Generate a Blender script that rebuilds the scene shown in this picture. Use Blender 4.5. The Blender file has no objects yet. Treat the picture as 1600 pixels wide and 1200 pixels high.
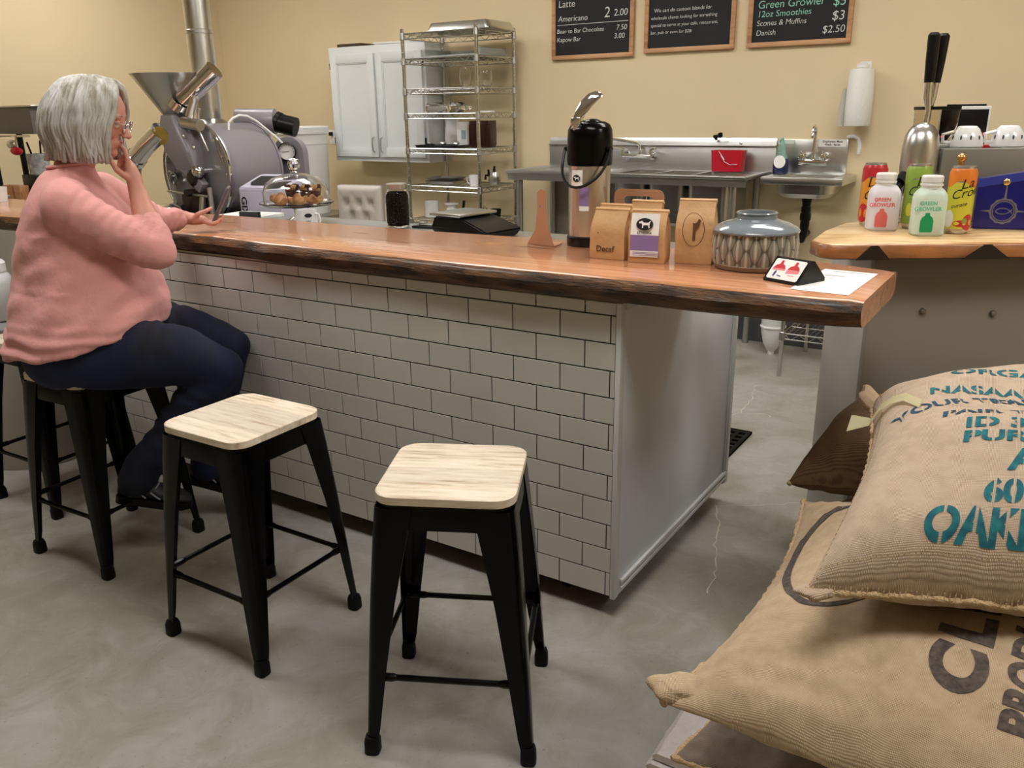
import bpy, bmesh, math, random
from math import sin, cos, pi, radians as R_, sqrt, atan2, hypot
from mathutils import Vector as V, Matrix as M, Euler, noise
random.seed(7)
SC = bpy.context.scene
COL = SC.collection

# ------------------------------------------------------------------ camera, exposure, world, lights
cam_d = bpy.data.cameras.new('camera'); cam = bpy.data.objects.new('camera', cam_d); COL.objects.link(cam)
_pi, _ya, _ro = .3139947, .572978, -.01502109
_F = V((-sin(_ya)*cos(_pi), cos(_ya)*cos(_pi), -sin(_pi))); _R = V((cos(_ya), sin(_ya), 0)); _U = _R.cross(_F)
_R2 = _R*cos(_ro)+_U*sin(_ro); _U2 = _U*cos(_ro)-_R*sin(_ro)
mw = M.Identity(4)
for i in range(3):
    mw[i][0] = _R2[i]; mw[i][1] = _U2[i]; mw[i][2] = -_F[i]
mw[0][3], mw[1][3], mw[2][3] = .961874, -1.984448, 1.4528
cam.matrix_world = mw
cam_d.sensor_width = 36; cam_d.lens = 1312.7*36/1600; cam_d.clip_start = .05
SC.camera = cam
SC.view_settings.view_transform = 'Standard'; SC.view_settings.look = 'None'
SC.view_settings.gamma = 1; SC.view_settings.use_curve_mapping = False
SC.view_settings.exposure = 0.0
w = bpy.data.worlds.new('world'); SC.world = w; w.use_nodes = True
w.node_tree.nodes['Background'].inputs[0].default_value = (.8, .85, 1, 1)
w.node_tree.nodes['Background'].inputs[1].default_value = .15
LAMP = 15.0        # strength of the ceiling panels' tubes
CEIL = 3.0
PANELS = [(-4.2, 1.6), (-1.9, 1.6), (.4, 1.6), (-2.1, -.75), (.5, -.75), (2.6, .3)]

# ------------------------------------------------------------------ helpers
def lin(c):
    c = c/255.
    return c/12.92 if c <= .04045 else ((c+.055)/1.055)**2.4
def rgb(r, g, b): return (lin(r), lin(g), lin(b), 1)
MATS = {}; M_glass = None
def mat(name, col, rough=.5, metal=0, coat=0, noise_amt=0, noise_scale=8, bump=0, bump_scale=60, trans=0, ior=1.45, emit=0, sheen=0, stretch=None, alpha=1, sss=0, col2=None, spec=.5):
    if name in MATS: return MATS[name]
    m = bpy.data.materials.new(name); m.use_nodes = True; nt = m.node_tree; b = nt.nodes['Principled BSDF']
    b.inputs['Base Color'].default_value = col; b.inputs['Roughness'].default_value = rough; b.inputs['Metallic'].default_value = metal
    b.inputs['Coat Weight'].default_value = coat; b.inputs['Coat Roughness'].default_value = .15
    b.inputs['Transmission Weight'].default_value = trans; b.inputs['IOR'].default_value = ior; b.inputs['Alpha'].default_value = alpha
    b.inputs['Sheen Weight'].default_value = sheen; b.inputs['Specular IOR Level'].default_value = spec
    if sss: b.inputs['Subsurface Weight'].default_value = sss; b.inputs['Subsurface Radius'].default_value = (.02, .01, .005)
    if emit: b.inputs['Emission Color'].default_value = col; b.inputs['Emission Strength'].default_value = emit
    if noise_amt or bump:
        tc = nt.nodes.new('ShaderNodeTexCoord'); mp = nt.nodes.new('ShaderNodeMapping'); nt.links.new(tc.outputs['Object'], mp.inputs[0])
        if stretch: mp.inputs['Scale'].default_value = stretch
    if noise_amt:
        n = nt.nodes.new('ShaderNodeTexNoise'); n.inputs['Scale'].default_value = noise_scale; n.inputs['Detail'].default_value = 6
        nt.links.new(mp.outputs[0], n.inputs['Vector'])
        cr = nt.nodes.new('ShaderNodeValToRGB'); c2 = col2 or tuple(max(0, x*(1-noise_amt)) for x in col[:3])+(1,)
        cr.color_ramp.elements[0].position = .35; cr.color_ramp.elements[1].position = .65
        cr.color_ramp.elements[0].color = c2; cr.color_ramp.elements[1].color = col
        nt.links.new(n.outputs[0], cr.inputs[0]); nt.links.new(cr.outputs[0], b.inputs['Base Color'])
    if bump:
        n2 = nt.nodes.new('ShaderNodeTexNoise'); n2.inputs['Scale'].default_value = bump_scale; n2.inputs['Detail'].default_value = 4
        nt.links.new(mp.outputs[0], n2.inputs['Vector'])
        bp = nt.nodes.new('ShaderNodeBump'); bp.inputs['Strength'].default_value = bump; bp.inputs['Distance'].default_value = .01
        nt.links.new(n2.outputs[0], bp.inputs['Height']); nt.links.new(bp.outputs[0], b.inputs['Normal'])
    MATS[name] = m
    return m

def link(name, me, parent=None):
    o = bpy.data.objects.new(name, me); COL.objects.link(o)
    if parent is not None: o.parent = parent
    return o
def finish(bm, ang=35):
    bmesh.ops.recalc_face_normals(bm, faces=bm.faces)
    for f in bm.faces: f.smooth = True
    lim = R_(ang)
    for e in bm.edges:
        if len(e.link_faces) == 2 and e.calc_face_angle(0) > lim: e.smooth = False
def obj(name, bm, m, parent=None, ang=35, loc=None, rot=None, fin=True):
    if m is M_glass: bmesh.ops.remove_doubles(bm, verts=bm.verts[:], dist=1e-5)
    if fin: finish(bm, ang)
    me = bpy.data.meshes.new(name); bm.to_mesh(me); bm.free()
    for x in (m if isinstance(m, (list, tuple)) else [m]): me.materials.append(x)
    o = link(name, me, parent)
    if loc: o.location = loc
    if rot: o.rotation_euler = rot
    return o
def tag(o, label, cat, group=None, kind=None):
    o['label'] = label; o['category'] = cat
    if group: o['group'] = group
    if kind: o['kind'] = kind
    return o
def thing(name, label, cat, loc=(0, 0, 0), rz=0, group=None):
    o = bpy.data.objects.new(name, None); COL.objects.link(o); o.location = loc; o.rotation_euler = (0, 0, rz)
    o.empty_display_size = .05
    return tag(o, label, cat, group)
def struct(name, bm, m, parent=None, **k):
    o = obj(name, bm, m, parent, **k)
    o['kind'] = 'structure'
    return o
def dup(root, loc, rz=None, label=None):
    r = root.copy(); COL.objects.link(r); r.location = loc
    if rz is not None: r.rotation_euler = (0, 0, rz)
    if label: r['label'] = label
    for ch in list(root.children):
        c = ch.copy(); COL.objects.link(c); c.parent = r
        for g in list(ch.children):
            d = g.copy(); COL.objects.link(d); d.parent = c
    return r
def BM(): return bmesh.new()
def xf(bm, vs, mt): bmesh.ops.transform(bm, matrix=mt, verts=vs)
def box(bm, x0, x1, y0, y1, z0, z1, bev=0, seg=2, mt=None):
    r = bmesh.ops.create_cube(bm, size=1)['verts']
    for v in r: v.co = V(((x0+x1)/2+v.co.x*(x1-x0), (y0+y1)/2+v.co.y*(y1-y0), (z0+z1)/2+v.co.z*(z1-z0)))
    if bev:
        es = list({e for v in r for e in v.link_edges})
        g = bmesh.ops.bevel(bm, geom=es, offset=bev, segments=seg, affect='EDGES', profile=.5)
        r = list({v for f in g['faces'] for v in f.verts} | {v for v in r if v.is_valid})
    if mt: xf(bm, r, mt)
    return r
def lathe(bm, prof, n=32, cx=0, cy=0, mt=None, a0=0, a1=2*pi):
    """prof: (r, z) from bottom to top; r==0 collapses to a point"""
    full = abs(a1-a0-2*pi) < 1e-6
    rows = []; vs = []
    for r, z in prof:
        if r < 1e-6:
            v = bm.verts.new((cx, cy, z)); rows.append([v]); vs.append(v)
        else:
            row = [bm.verts.new((cx+r*cos(a0+(a1-a0)*i/n), cy+r*sin(a0+(a1-a0)*i/n), z)) for i in range(n if full else n+1)]
            rows.append(row); vs += row
    for a, b in zip(rows, rows[1:]):
        m_ = max(len(a), len(b)); k = m_ if full else m_-1
        for i in range(k):
            j = (i+1) % m_
            if len(a) == 1 and len(b) == 1: continue
            if len(a) == 1: bm.faces.new((a[0], b[j], b[i]))
            elif len(b) == 1: bm.faces.new((a[i], a[j], b[0]))
            else: bm.faces.new((a[i], a[j], b[j], b[i]))
    if mt: xf(bm, vs, mt)
    return vs
def cyl(bm, p0, p1, r0, r1=None, n=16, cap=True):
    r1 = r0 if r1 is None else r1; p0 = V(p0); p1 = V(p1)
    q = V((0, 0, 1)).rotation_difference(p1-p0).to_matrix().to_4x4(); L = (p1-p0).length
    pr = [(r0, 0), (r1, L)]
    if cap: pr = [(0, 0)]+pr+[(0, L)]
    return lathe(bm, pr, n, mt=M.Translation(p0) @ q)
def tube(bm, pts, r, n=8, closed=False, cap=True):
    pts = [V(p) for p in pts]; rs = r if isinstance(r, (list, tuple)) else [r]*len(pts)
    rows = []; N = len(pts); up = None
    for i, p in enumerate(pts):
        a = pts[(i-1) % N] if (closed or i) else p; b = pts[(i+1) % N] if (closed or i < N-1) else p
        t = (b-a).normalized()
        if up is None:
            up = t.orthogonal().normalized()
        up = (up - t*up.dot(t))
        if up.length < 1e-6: up = t.orthogonal()
        up.normalize(); s = t.cross(up)
        rows.append([bm.verts.new(p+(up*cos(2*pi*k/n)+s*sin(2*pi*k/n))*rs[i]) for k in range(n)])
    rng = range(N) if closed else range(N-1)
    for i in rng:
        a = rows[i]; b = rows[(i+1) % N]
        for k in range(n): bm.faces.new((a[k], a[(k+1) % n], b[(k+1) % n], b[k]))
    if cap and not closed:
        bm.faces.new(rows[0][::-1]); bm.faces.new(rows[-1])
    return [v for r_ in rows for v in r_]
def arc(c, r, a0, a1, n, plane='xz'):
    out = []
    for i in range(n+1):
        a = a0+(a1-a0)*i/n; u, w_ = r*cos(a), r*sin(a)
        out.append(V(c)+{'xz': V((u, 0, w_)), 'xy': V((u, w_, 0)), 'yz': V((0, u, w_))}[plane])
    return out
def rrect(w_, h_, r, n=5, cx=0, cy=0):
    out = []
    for (sx, sy, a) in ((1, 1, 0), (-1, 1, pi/2), (-1, -1, pi), (1, -1, 3*pi/2)):
        for i in range(n+1):
            t = a+pi/2*i/n; out.append((cx+sx*(w_/2-r)+r*cos(t), cy+sy*(h_/2-r)+r*sin(t)))
    return out
def prism(bm, poly, z0, z1, mt=None, cap=True, bev=0):
    a = [bm.verts.new((x, y, z0)) for x, y in poly]; b = [bm.verts.new((x, y, z1)) for x, y in poly]; n = len(poly)
    vs = a+b
    for i in range(n): bm.faces.new((a[i], a[(i+1) % n], b[(i+1) % n], b[i]))
    if cap:
        if bev:
            cx = sum(p[0] for p in poly)/n; cy = sum(p[1] for p in poly)/n
            w0 = max(abs(p[0]-cx) for p in poly)
            c = [bm.verts.new((cx+(x-cx)*(1-bev/w0), cy+(y-cy)*(1-bev/w0), z1+bev*.6)) for x, y in poly]; vs += c
            for i in range(n): bm.faces.new((b[i], b[(i+1) % n], c[(i+1) % n], c[i]))
            bm.faces.new(c)
        else: bm.faces.new(b)
        bm.faces.new(a[::-1])
    if mt: xf(bm, vs, mt)
    return vs
def loft(bm, rings, cap0=True, cap1=True, close=True):
    rows = [[bm.verts.new(p) for p in r] for r in rings]; n = len(rows[0])
    for a, b in zip(rows, rows[1:]):
        for i in range(n if close else n-1): bm.faces.new((a[i], a[(i+1) % n], b[(i+1) % n], b[i]))
    if cap0: bm.faces.new(rows[0][::-1])
    if cap1: bm.faces.new(rows[-1])
    return [v for r in rows for v in r]
def ball(bm, c, r, s=(1, 1, 1), u=20, v=12, rot=None):
    mt = M.Translation(V(c)) @ (rot.to_matrix().to_4x4() if rot else M.Identity(4)) @ M.Diagonal((r*s[0], r*s[1], r*s[2], 1))
    return bmesh.ops.create_uvsphere(bm, u_segments=u, v_segments=v, radius=1, matrix=mt)['verts']
def RX(a): return M.Rotation(a, 4, 'X')
def RY(a): return M.Rotation(a, 4, 'Y')
def RZ(a): return M.Rotation(a, 4, 'Z')
def T(*p): return M.Translation(V(p))
_tx = {}
def text_bm(s, size=1, bold=0, align='LEFT', shear=0, space=1, ext=0):
    cu = bpy.data.curves.new('lettering', 'FONT'); cu.body = s; cu.size = size; cu.offset = bold*size; cu.align_x = align
    cu.shear = shear; cu.space_character = space; cu.extrude = ext; cu.resolution_u = 6
    o = bpy.data.objects.new('lettering', cu); COL.objects.link(o)
    dg = bpy.context.evaluated_depsgraph_get(); me = bpy.data.meshes.new_from_object(o.evaluated_get(dg))
    bm = BM(); bm.from_mesh(me)
    bpy.data.objects.remove(o); bpy.data.curves.remove(cu); bpy.data.meshes.remove(me)
    return bm
def text(s, size, mt, m, parent, bold=0, align='LEFT', name='lettering', shear=0, space=1, ext=.0003):
    bm = text_bm(s, size, bold, align, shear, space, ext)
    xf(bm, bm.verts[:], mt)
    return obj(name, bm, m, parent)
def frame_mt(o, ux, uy):
    """matrix with local x -> ux, local y -> uy, origin o"""
    ux = V(ux).normalized(); uy = V(uy); uy = (uy-ux*uy.dot(ux)).normalized(); uz = ux.cross(uy)
    mt = M.Identity(4)
    for i in range(3): mt[i][0] = ux[i]; mt[i][1] = uy[i]; mt[i][2] = uz[i]; mt[i][3] = o[i]
    return mt

# ------------------------------------------------------------------ materials
def nodes_of(m): nt = m.node_tree; return nt, nt.nodes['Principled BSDF']
def N_(nt, t, **k):
    n = nt.nodes.new(t)
    for a, b in k.items():
        if a in n.inputs: n.inputs[a].default_value = b
        else: setattr(n, a, b)
    return n
def ramp(nt, stops):
    n = nt.nodes.new('ShaderNodeValToRGB'); e = n.color_ramp.elements
    e[0].position, e[0].color = stops[0]; e[1].position, e[1].color = stops[-1]
    for p, c in stops[1:-1]:
        x = e.new(p); x.color = c
    return n
def wood(name, c1, c2, c3, scale=(1, 8, 8), rough=.35, coat=.3, ring=3.0, dist=4, bump=.1, rand=0, ww=.15):
    m = mat(name, c1, rough, coat=coat); nt, b = nodes_of(m); L = nt.links.new
    tc = N_(nt, 'ShaderNodeTexCoord'); mp = N_(nt, 'ShaderNodeMapping'); mp.inputs['Scale'].default_value = scale
    L(tc.outputs['Object'], mp.inputs[0])
    vec = mp.outputs[0]
    if rand:
        oi = N_(nt, 'ShaderNodeObjectInfo'); ad = N_(nt, 'ShaderNodeVectorMath', operation='ADD'); sc_ = N_(nt, 'ShaderNodeMath', operation='MULTIPLY'); sc_.inputs[1].default_value = 37
        L(oi.outputs['Random'], sc_.inputs[0]); L(vec, ad.inputs[0]); L(sc_.outputs[0], ad.inputs[1]); vec = ad.outputs[0]
    n0 = N_(nt, 'ShaderNodeTexNoise', Scale=1.6, Detail=3); L(vec, n0.inputs['Vector'])
    mx = N_(nt, 'ShaderNodeMix', data_type='VECTOR'); mx.inputs[0].default_value = .25
    L(vec, mx.inputs[4]); L(n0.outputs['Color'], mx.inputs[5])
    wv = N_(nt, 'ShaderNodeTexWave', Scale=ring, Distortion=dist, Detail=3); wv.wave_type = 'BANDS'; wv.bands_direction = 'Y'
    wv.inputs['Detail Scale'].default_value = 1.2
    L(mx.outputs[1], wv.inputs['Vector'])
    n1 = N_(nt, 'ShaderNodeTexNoise', Scale=3, Detail=8, Roughness=.65); L(vec, n1.inputs['Vector'])
    mm = N_(nt, 'ShaderNodeMath', operation='MULTIPLY_ADD'); mm.inputs[1].default_value = ww; L(wv.outputs['Color'], mm.inputs[0])
    m2 = N_(nt, 'ShaderNodeMath', operation='MULTIPLY'); m2.inputs[1].default_value = 1.0-ww*.6; L(n1.outputs[0], m2.inputs[0]); L(m2.outputs[0], mm.inputs[2])
    cr = ramp(nt, [(.33, c3), (.47, c1), (.66, c2)]); L(mm.outputs[0], cr.inputs[0])
    out = cr.outputs[0]
    if rand:
        hv = N_(nt, 'ShaderNodeHueSaturation'); mr = N_(nt, 'ShaderNodeMapRange'); mr.inputs[3].default_value = 1-rand; mr.inputs[4].default_value = 1+rand*.5
        L(oi.outputs['Random'], mr.inputs[0]); L(mr.outputs[0], hv.inputs['Value']); L(out, hv.inputs['Color']); out = hv.outputs[0]
    L(out, b.inputs['Base Color'])
    if bump:
        bp = N_(nt, 'ShaderNodeBump', Strength=bump, Distance=.003); L(mm.outputs[0], bp.inputs['Height']); L(bp.outputs[0], b.inputs['Normal'])
    return m
M_wall = mat('painted_wall', rgb(222, 204, 166), .75, bump=.06, bump_scale=180, noise_amt=.03, noise_scale=1.5)
M_ceil = mat('ceiling_white', rgb(215, 212, 205), .8)
M_base = mat('vinyl_base', rgb(72, 72, 74), .5)
M_white = mat('white_paint', rgb(200, 202, 202), .4)
M_cab = mat('cabinet_paint', rgb(216, 220, 220), .35)
M_panel = mat('white_laminate', rgb(206, 211, 218), .32, noise_amt=.04, noise_scale=3)
M_panel2 = mat('cream_laminate', rgb(140, 132, 121), .45, noise_amt=.04, noise_scale=2)
M_tile = mat('glazed_tile', rgb(196, 194, 188), .18, coat=.3, noise_amt=.03, noise_scale=5)
M_grout = mat('dark_grout', rgb(10, 10, 10), .9)
M_black = mat('black_enamel', rgb(3, 3, 4), .2, spec=.22)
M_rubber = mat('black_rubber', rgb(5, 5, 5), .55, spec=.25)
M_blackp = mat('black_plastic', rgb(9, 9, 10), .35, spec=.35)
M_steel = mat('stainless_steel', rgb(208, 208, 205), .28, 1, bump=.02, bump_scale=300)
M_steelb = mat('brushed_steel', rgb(192, 192, 190), .36, 1, noise_amt=.12, noise_scale=3, stretch=(1, 6, 6))
M_chrome = mat('chrome', rgb(225, 225, 225), .08, 1)
M_wire = mat('chrome_wire', rgb(200, 200, 195), .2, 1)
M_glass = mat('clear_glass', (1, 1, 1, 1), .02, trans=1, ior=1.45)
M_paper = mat('white_paper', rgb(238, 238, 235), .7)
M_whitep = mat('white_plastic', rgb(225, 226, 224), .35)
M_cer = mat('white_ceramic', rgb(225, 226, 226), .15, coat=.4)
M_ink = mat('black_ink', rgb(25, 24, 24), .6)
M_kraft = mat('kraft_paper', rgb(202, 160, 112), .55, noise_amt=.12, noise_scale=18, bump=.45, bump_scale=28)
M_kraft2 = mat('kraft_card', rgb(178, 132, 100), .7, noise_amt=.05, noise_scale=20)

def floor_mat():
    m = mat('polished_concrete', rgb(150, 146, 135), .38); nt, b = nodes_of(m); L = nt.links.new
    tc = N_(nt, 'ShaderNodeTexCoord')
    a = N_(nt, 'ShaderNodeTexNoise', Scale=.9, Detail=8, Roughness=.62, Distortion=.6); L(tc.outputs['Object'], a.inputs['Vector'])
    c = N_(nt, 'ShaderNodeTexNoise', Scale=5, Detail=8, Roughness=.7, Distortion=1.0); L(tc.outputs['Object'], c.inputs['Vector'])
    s = N_(nt, 'ShaderNodeTexNoise', Scale=90, Detail=2); L(tc.outputs['Object'], s.inputs['Vector'])
    mx = N_(nt, 'ShaderNodeMix', data_type='FLOAT'); mx.inputs[0].default_value = .4; L(a.outputs[0], mx.inputs[2]); L(c.outputs[0], mx.inputs[3])
    cr = ramp(nt, [(.32, rgb(126, 120, 102)), (.46, rgb(152, 148, 136)), (.56, rgb(170, 168, 163)), (.68, rgb(188, 187, 186))]); L(mx.outputs[0], cr.inputs[0])
    cs = ramp(nt, [(.25, rgb(90, 80, 60)), (.32, (1, 1, 1, 1))]); L(s.outputs[0], cs.inputs[0])
    mu = N_(nt, 'ShaderNodeMix', data_type='RGBA', blend_type='MULTIPLY'); mu.inputs[0].default_value = .35; L(cr.outputs[0], mu.inputs[6]); L(cs.outputs[0], mu.inputs[7])
    L(mu.outputs[2], b.inputs['Base Color'])
    rr = N_(nt, 'ShaderNodeMapRange'); rr.inputs[3].default_value = .28; rr.inputs[4].default_value = .5; L(c.outputs[0], rr.inputs[0]); L(rr.outputs[0], b.inputs['Roughness'])
    bp = N_(nt, 'ShaderNodeBump', Strength=.06, Distance=.01); L(c.outputs[0], bp.inputs['Height']); L(bp.outputs[0], b.inputs['Normal'])
    return m
M_floor = floor_mat()

# ------------------------------------------------------------------ room shell
X0, X1, Y0, Y1 = -5.47, 3.6, -4.6, 3.35
bm = BM(); box(bm, X0-.1, X1+.1, Y0-.1, Y1+.1, -.1, 0); struct('floor', bm, M_floor)
bm = BM(); box(bm, X0-.1, X1+.1, Y0-.1, Y1+.1, CEIL, CEIL+.1); struct('ceiling', bm, M_ceil)
bm = BM(); box(bm, X0-.1, X1+.1, Y1, Y1+.1, 0, CEIL); struct('wall_back', bm, M_wall)
bm = BM(); box(bm, X0-.1, X0, Y0, Y1, 0, CEIL); struct('wall_left', bm, M_wall)
bm = BM(); box(bm, X1, X1+.1, Y0, Y1, 0, CEIL); struct('wall_right', bm, M_wall)
bm = BM(); box(bm, X0-.1, X1+.1, Y0-.1, Y0, 0, CEIL); struct('wall_front', bm, M_wall)
def baseboard(name, a, b_, nrm):
    bm = BM(); a = V(a); b_ = V(b_); d = (b_-a).normalized(); n = V(nrm)
    prof = [(0, 0), (.014, 0), (.010, .02), (.007, .04), (.006, .145), (.003, .152), (0, .155)]
    rings = [[p+n*q+V((0, 0, z)) for q, z in prof] for p in (a, b_)]
    loft(bm, rings); return struct(name, bm, M_base)
baseboard('baseboard_back', (X0, Y1, 0), (X1, Y1, 0), (0, -1, 0))
baseboard('baseboard_left', (X0, Y0, 0), (X0, Y1, 0), (1, 0, 0))
baseboard('baseboard_right', (X1, Y0, 0), (X1, Y1, 0), (-1, 0, 0))
# cracks in the slab floor
M_crack = mat('crack_filler', rgb(206, 203, 188), .7)
def crack(pts, wd, seed):
    random.seed(seed); bm = BM(); out = []
    for (a, b_) in zip(pts, pts[1:]):
        n = max(2, int(hypot(b_[0]-a[0], b_[1]-a[1])/.025))
        for i in range(n):
            t = i/n; out.append((a[0]+(b_[0]-a[0])*t+random.uniform(-.008, .008), a[1]+(b_[1]-a[1])*t+random.uniform(-.008, .008)))
    L_ = []; R = []
    for i, p in enumerate(out):
        q = out[min(i+1, len(out)-1)]; o_ = out[max(i-1, 0)]; d = V((q[0]-o_[0], q[1]-o_[1], 0)).normalized(); n = V((-d.y, d.x, 0)); ww = wd*random.uniform(.3, 1.3)
        L_.append(bm.verts.new(V((p[0], p[1], .0006))+n*ww)); R.append(bm.verts.new(V((p[0], p[1], .0006))-n*ww))
    for i in range(len(out)-1): bm.faces.new((L_[i], L_[i+1], R[i+1], R[i]))
    return bm
for s_, (pts, wd) in enumerate([([(.033, .894), (.09, .75), (.13, .6), (.198, .417), (.22, .25)], .0022), ([(.033, .894), (.2, 1.0), (.34, 1.12)], .0012),
        ([(-.33, 1.75), (-.22, 1.95), (-.1, 2.0), (-.06, 1.93)], .0028), ([(-.22, 1.95), (-.24, 2.2), (-.3, 2.45)], .0025)]):
    struct('floor_crack', crack(pts, wd, s_+3), M_crack)
# ceiling lights (the room's lamps)
M_tube = bpy.data.materials.new('lamp_diffuser'); M_tube.use_nodes = True
_b = M_tube.node_tree.nodes['Principled BSDF']; _b.inputs['Emission Color'].default_value = (1, .97, .93, 1); _b.inputs['Emission Strength'].default_value = LAMP
for i, (x, y) in enumerate(PANELS):
    t = thing('ceiling_light', 'flush white ceiling light panel with glowing diffuser, '+('above the left wall bench', 'above the coffee roaster', 'above the sinks', 'above the seated person', 'above the nearest stool', 'above the side bar')[i], 'ceiling light', (x, y, CEIL), 0, 'ceiling light panels')
    bm = BM(); box(bm, -.6, .6, -.3, .3, -.012, -.006); obj('diffuser', bm, M_tube, t)
    bm = BM()
    for a in ((-.62, .62, -.32, -.3), (-.62, .62, .3, .32), (-.62, -.6, -.3, .3), (.6, .62, -.3, .3)): box(bm, *a, -.02, 0)
    obj('frame', bm, M_white, t)
# ------------------------------------------------------------------ service island with tiled front
isl = thing('service_island', 'long white subway tiled service island on casters with a grey end panel', 'counter', (0, 0, 0))
TW, TH, ZB = .1562, .0777, .075
bm = BM(); box(bm, -2.58, .015, .0022, .965, ZB, .945); obj('carcass', bm, M_grout, isl)
_tm = {}
def tile(x0, x1, z0, z1):
    key = (round(x1-x0, 4), round(z1-z0, 4))
    if key not in _tm:
        bm = BM(); w_, h_ = x1-x0, z1-z0; g = .0019; b_ = .0014
        box(bm, g, w_-g, -.0005, .0028, g, h_-g)
        fr = [f for f in bm.faces if f.normal.y < -.5 or abs(f.calc_center_median().y+.0005) < 1e-5]
        bmesh.ops.inset_region(bm, faces=fr, thickness=b_, depth=0)
        for f in fr:
            for v in f.verts: v.co.y -= .0006
        finish(bm, 8); me = bpy.data.meshes.new('tile'); bm.to_mesh(me); bm.free(); me.materials.append(M_tile); _tm[key] = me
    o = link('tile', _tm[key], isl); o.location = (x0, 0, z0)
    o.rotation_euler = (random.uniform(-.004, .004), 0, 0)
XE = -2.58
for k in range(12):
    z0 = ZB+k*TH; z1 = min(z0+TH, .966)
    off = 0 if k % 2 == 0 else -TW/2
    tile(off, .0165, z0, z1)
    i = 0
    while True:
        a = off-(i+1)*TW; b_ = off-i*TW
        if b_ <= XE+.02: break
        tile(max(a, XE), b_, z0, z1); i += 1
bm = BM(); box(bm, .0175, .0335, -.006, .02, ZB-.004, .966, .002); obj('corner_trim', bm, M_white, isl)
bm = BM(); box(bm, XE-.03, XE, 0, .965, ZB, .945, .002); obj('side_panel', bm, M_panel, isl)
bm = BM(); box(bm, .0155, .0325, .02, .974, ZB, .945, .001); obj('end_panel', bm, M_panel, isl)
bm = BM()
for (y0, y1, z0, z1, px) in ((.03, .955, ZB+.018, ZB+.026, .009), (.03, .955, ZB+.03, ZB+.034, .006), (.03, .955, ZB+.038, ZB+.05, .010)):
    box(bm, .0325, .0325+px, y0, y1, z0, z1, .0015)
obj('base_moulding', bm, M_white, isl)
bm = BM(); box(bm, .0325, .041, .945, .974, ZB, .945, .002); box(bm, .0325, .037, .935, .945, ZB, .945, .001); obj('edge_moulding', bm, M_white, isl)
bm = BM(); box(bm, -2.6, .04, .02, 1.05, .945, .97, .003); obj('worktop', bm, M_steelb, isl)
bm = BM()
box(bm, -2.55, 0, .03, .95, ZB-.012, ZB); obj('underframe', bm, M_grout, isl)
def caster(x, y):
    bm = BM(); box(bm, -.022, .022, -.018, .018, .05, .064, .002)
    box(bm, -.018, .018, -.017, -.013, .02, .052); box(bm, -.018, .018, .013, .017, .02, .052)
    c = obj('caster', bm, M_steel, isl, loc=(x, y, 0))
    bm = BM(); cyl(bm, (0, -.011, .024), (0, .011, .024), .0235, n=20); obj('wheel', bm, M_rubber, c)
for x in (-2.4, -1.27, -.18):
    for y in (.1, .88): caster(x, y)

# ------------------------------------------------------------------ live edge slab
def slab_mats():
    top = wood('redwood_slab_top', rgb(212, 148, 110), rgb(224, 168, 132), rgb(188, 120, 84), scale=(.8, 11, 11), rough=.2, coat=.6, ring=1.6, dist=7, bump=.02, ww=.05)
    bark = mat('live_edge_bark', rgb(112, 74, 42), .5, coat=.2, noise_amt=.8, col2=rgb(32, 19, 11), noise_scale=7, bump=.9, bump_scale=30, stretch=(1.2, 6, 6))
    sap = mat('sapwood_rim', rgb(196, 134, 86), .3, coat=.4, noise_amt=.35, noise_scale=9, stretch=(1, 5, 5))
    return [top, bark, sap]
SM = slab_mats()
def live_slab(name, x0, x1, front, back, zt, zb, mats, seedv, n=120, parent=None, barkz=None):
    bm = BM(); rings = []
    for i in range(n+1):
        t = i/n; x = x0+(x1-x0)*t
        f = front(x); b_ = back(x); H = zt-zb
        w1 = noise.noise(V((x*5, seedv, 0)))*.010; w2 = noise.noise(V((x*9, seedv, 4)))*.009; w3 = noise.noise(V((x*6, seedv, 9)))*.012
        e = 1 if i in (0, n) else 0
        pull = .004*e
        rings.append([V((x, b_+.004, zb+.01)), V((x, b_, zb+H*.5)), V((x, b_-.004, zt-.006)), V((x, b_-.012-.020*(x > .2), zt-pull)),
            V((x, f+.16, zt-pull)), V((x, f+.03+w1*.5, zt-pull)), V((x, f+.012+w1*.5, zt-.003-pull)), V((x, f+.002+w1, zt-H*.20)), V((x, f-.004+w2, zt-H*.38)),
            V((x, f+.004+w3, zt-H*.58)), V((x, f+.012+w2, zt-H*.80)), V((x, f+.026+w1, zb+.004)), V((x, f+.05, zb)), V((x, b_-.05, zb))])
    loft(bm, rings)
    bm.faces.ensure_lookup_table(); nn = 14
    for fi, f in enumerate(bm.faces):
        if len(f.verts) > 4: f.material_index = 0; continue
        k = fi % nn
        f.material_index = 0 if k in (3, 4) else (2 if k == 5 else (1 if k in (0, 1, 2, 6, 7, 8, 9, 10, 11) else 0))
    return obj(name, bm, mats, parent, ang=50)
def frontA(x):
    y = -.055+.022*noise.noise(V((x*1.4, 3.1, 0)))+.010*noise.noise(V((x*5.2, 1.1, 0)))
    if x < -1.25: y += .045*min(1, (-1.25-x)/.18)
    if -1.6 < x < -1.2: y -= .012*sin((x+1.6)/.4*pi)
    if x > .5: y += .03*((x-.5)/.13)**2
    return y
def backA(x):
    y = (.50 if x > -.4 else .50-.028*min(1, (-.4-x)/.5))+.010*noise.noise(V((x*2.3, 8.1, 0)))
    if x > .35: y -= .075*min(1, (x-.35)/.25)
    return y
slab = thing('live_edge_countertop', 'thick orange brown live edge wood slab countertop with dark bark front', 'countertop', (0, 0, 0))
live_slab('slab', -4.45, .628, frontA, backA, 1.04, .97, SM, 2.2, 170, slab)
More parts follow.
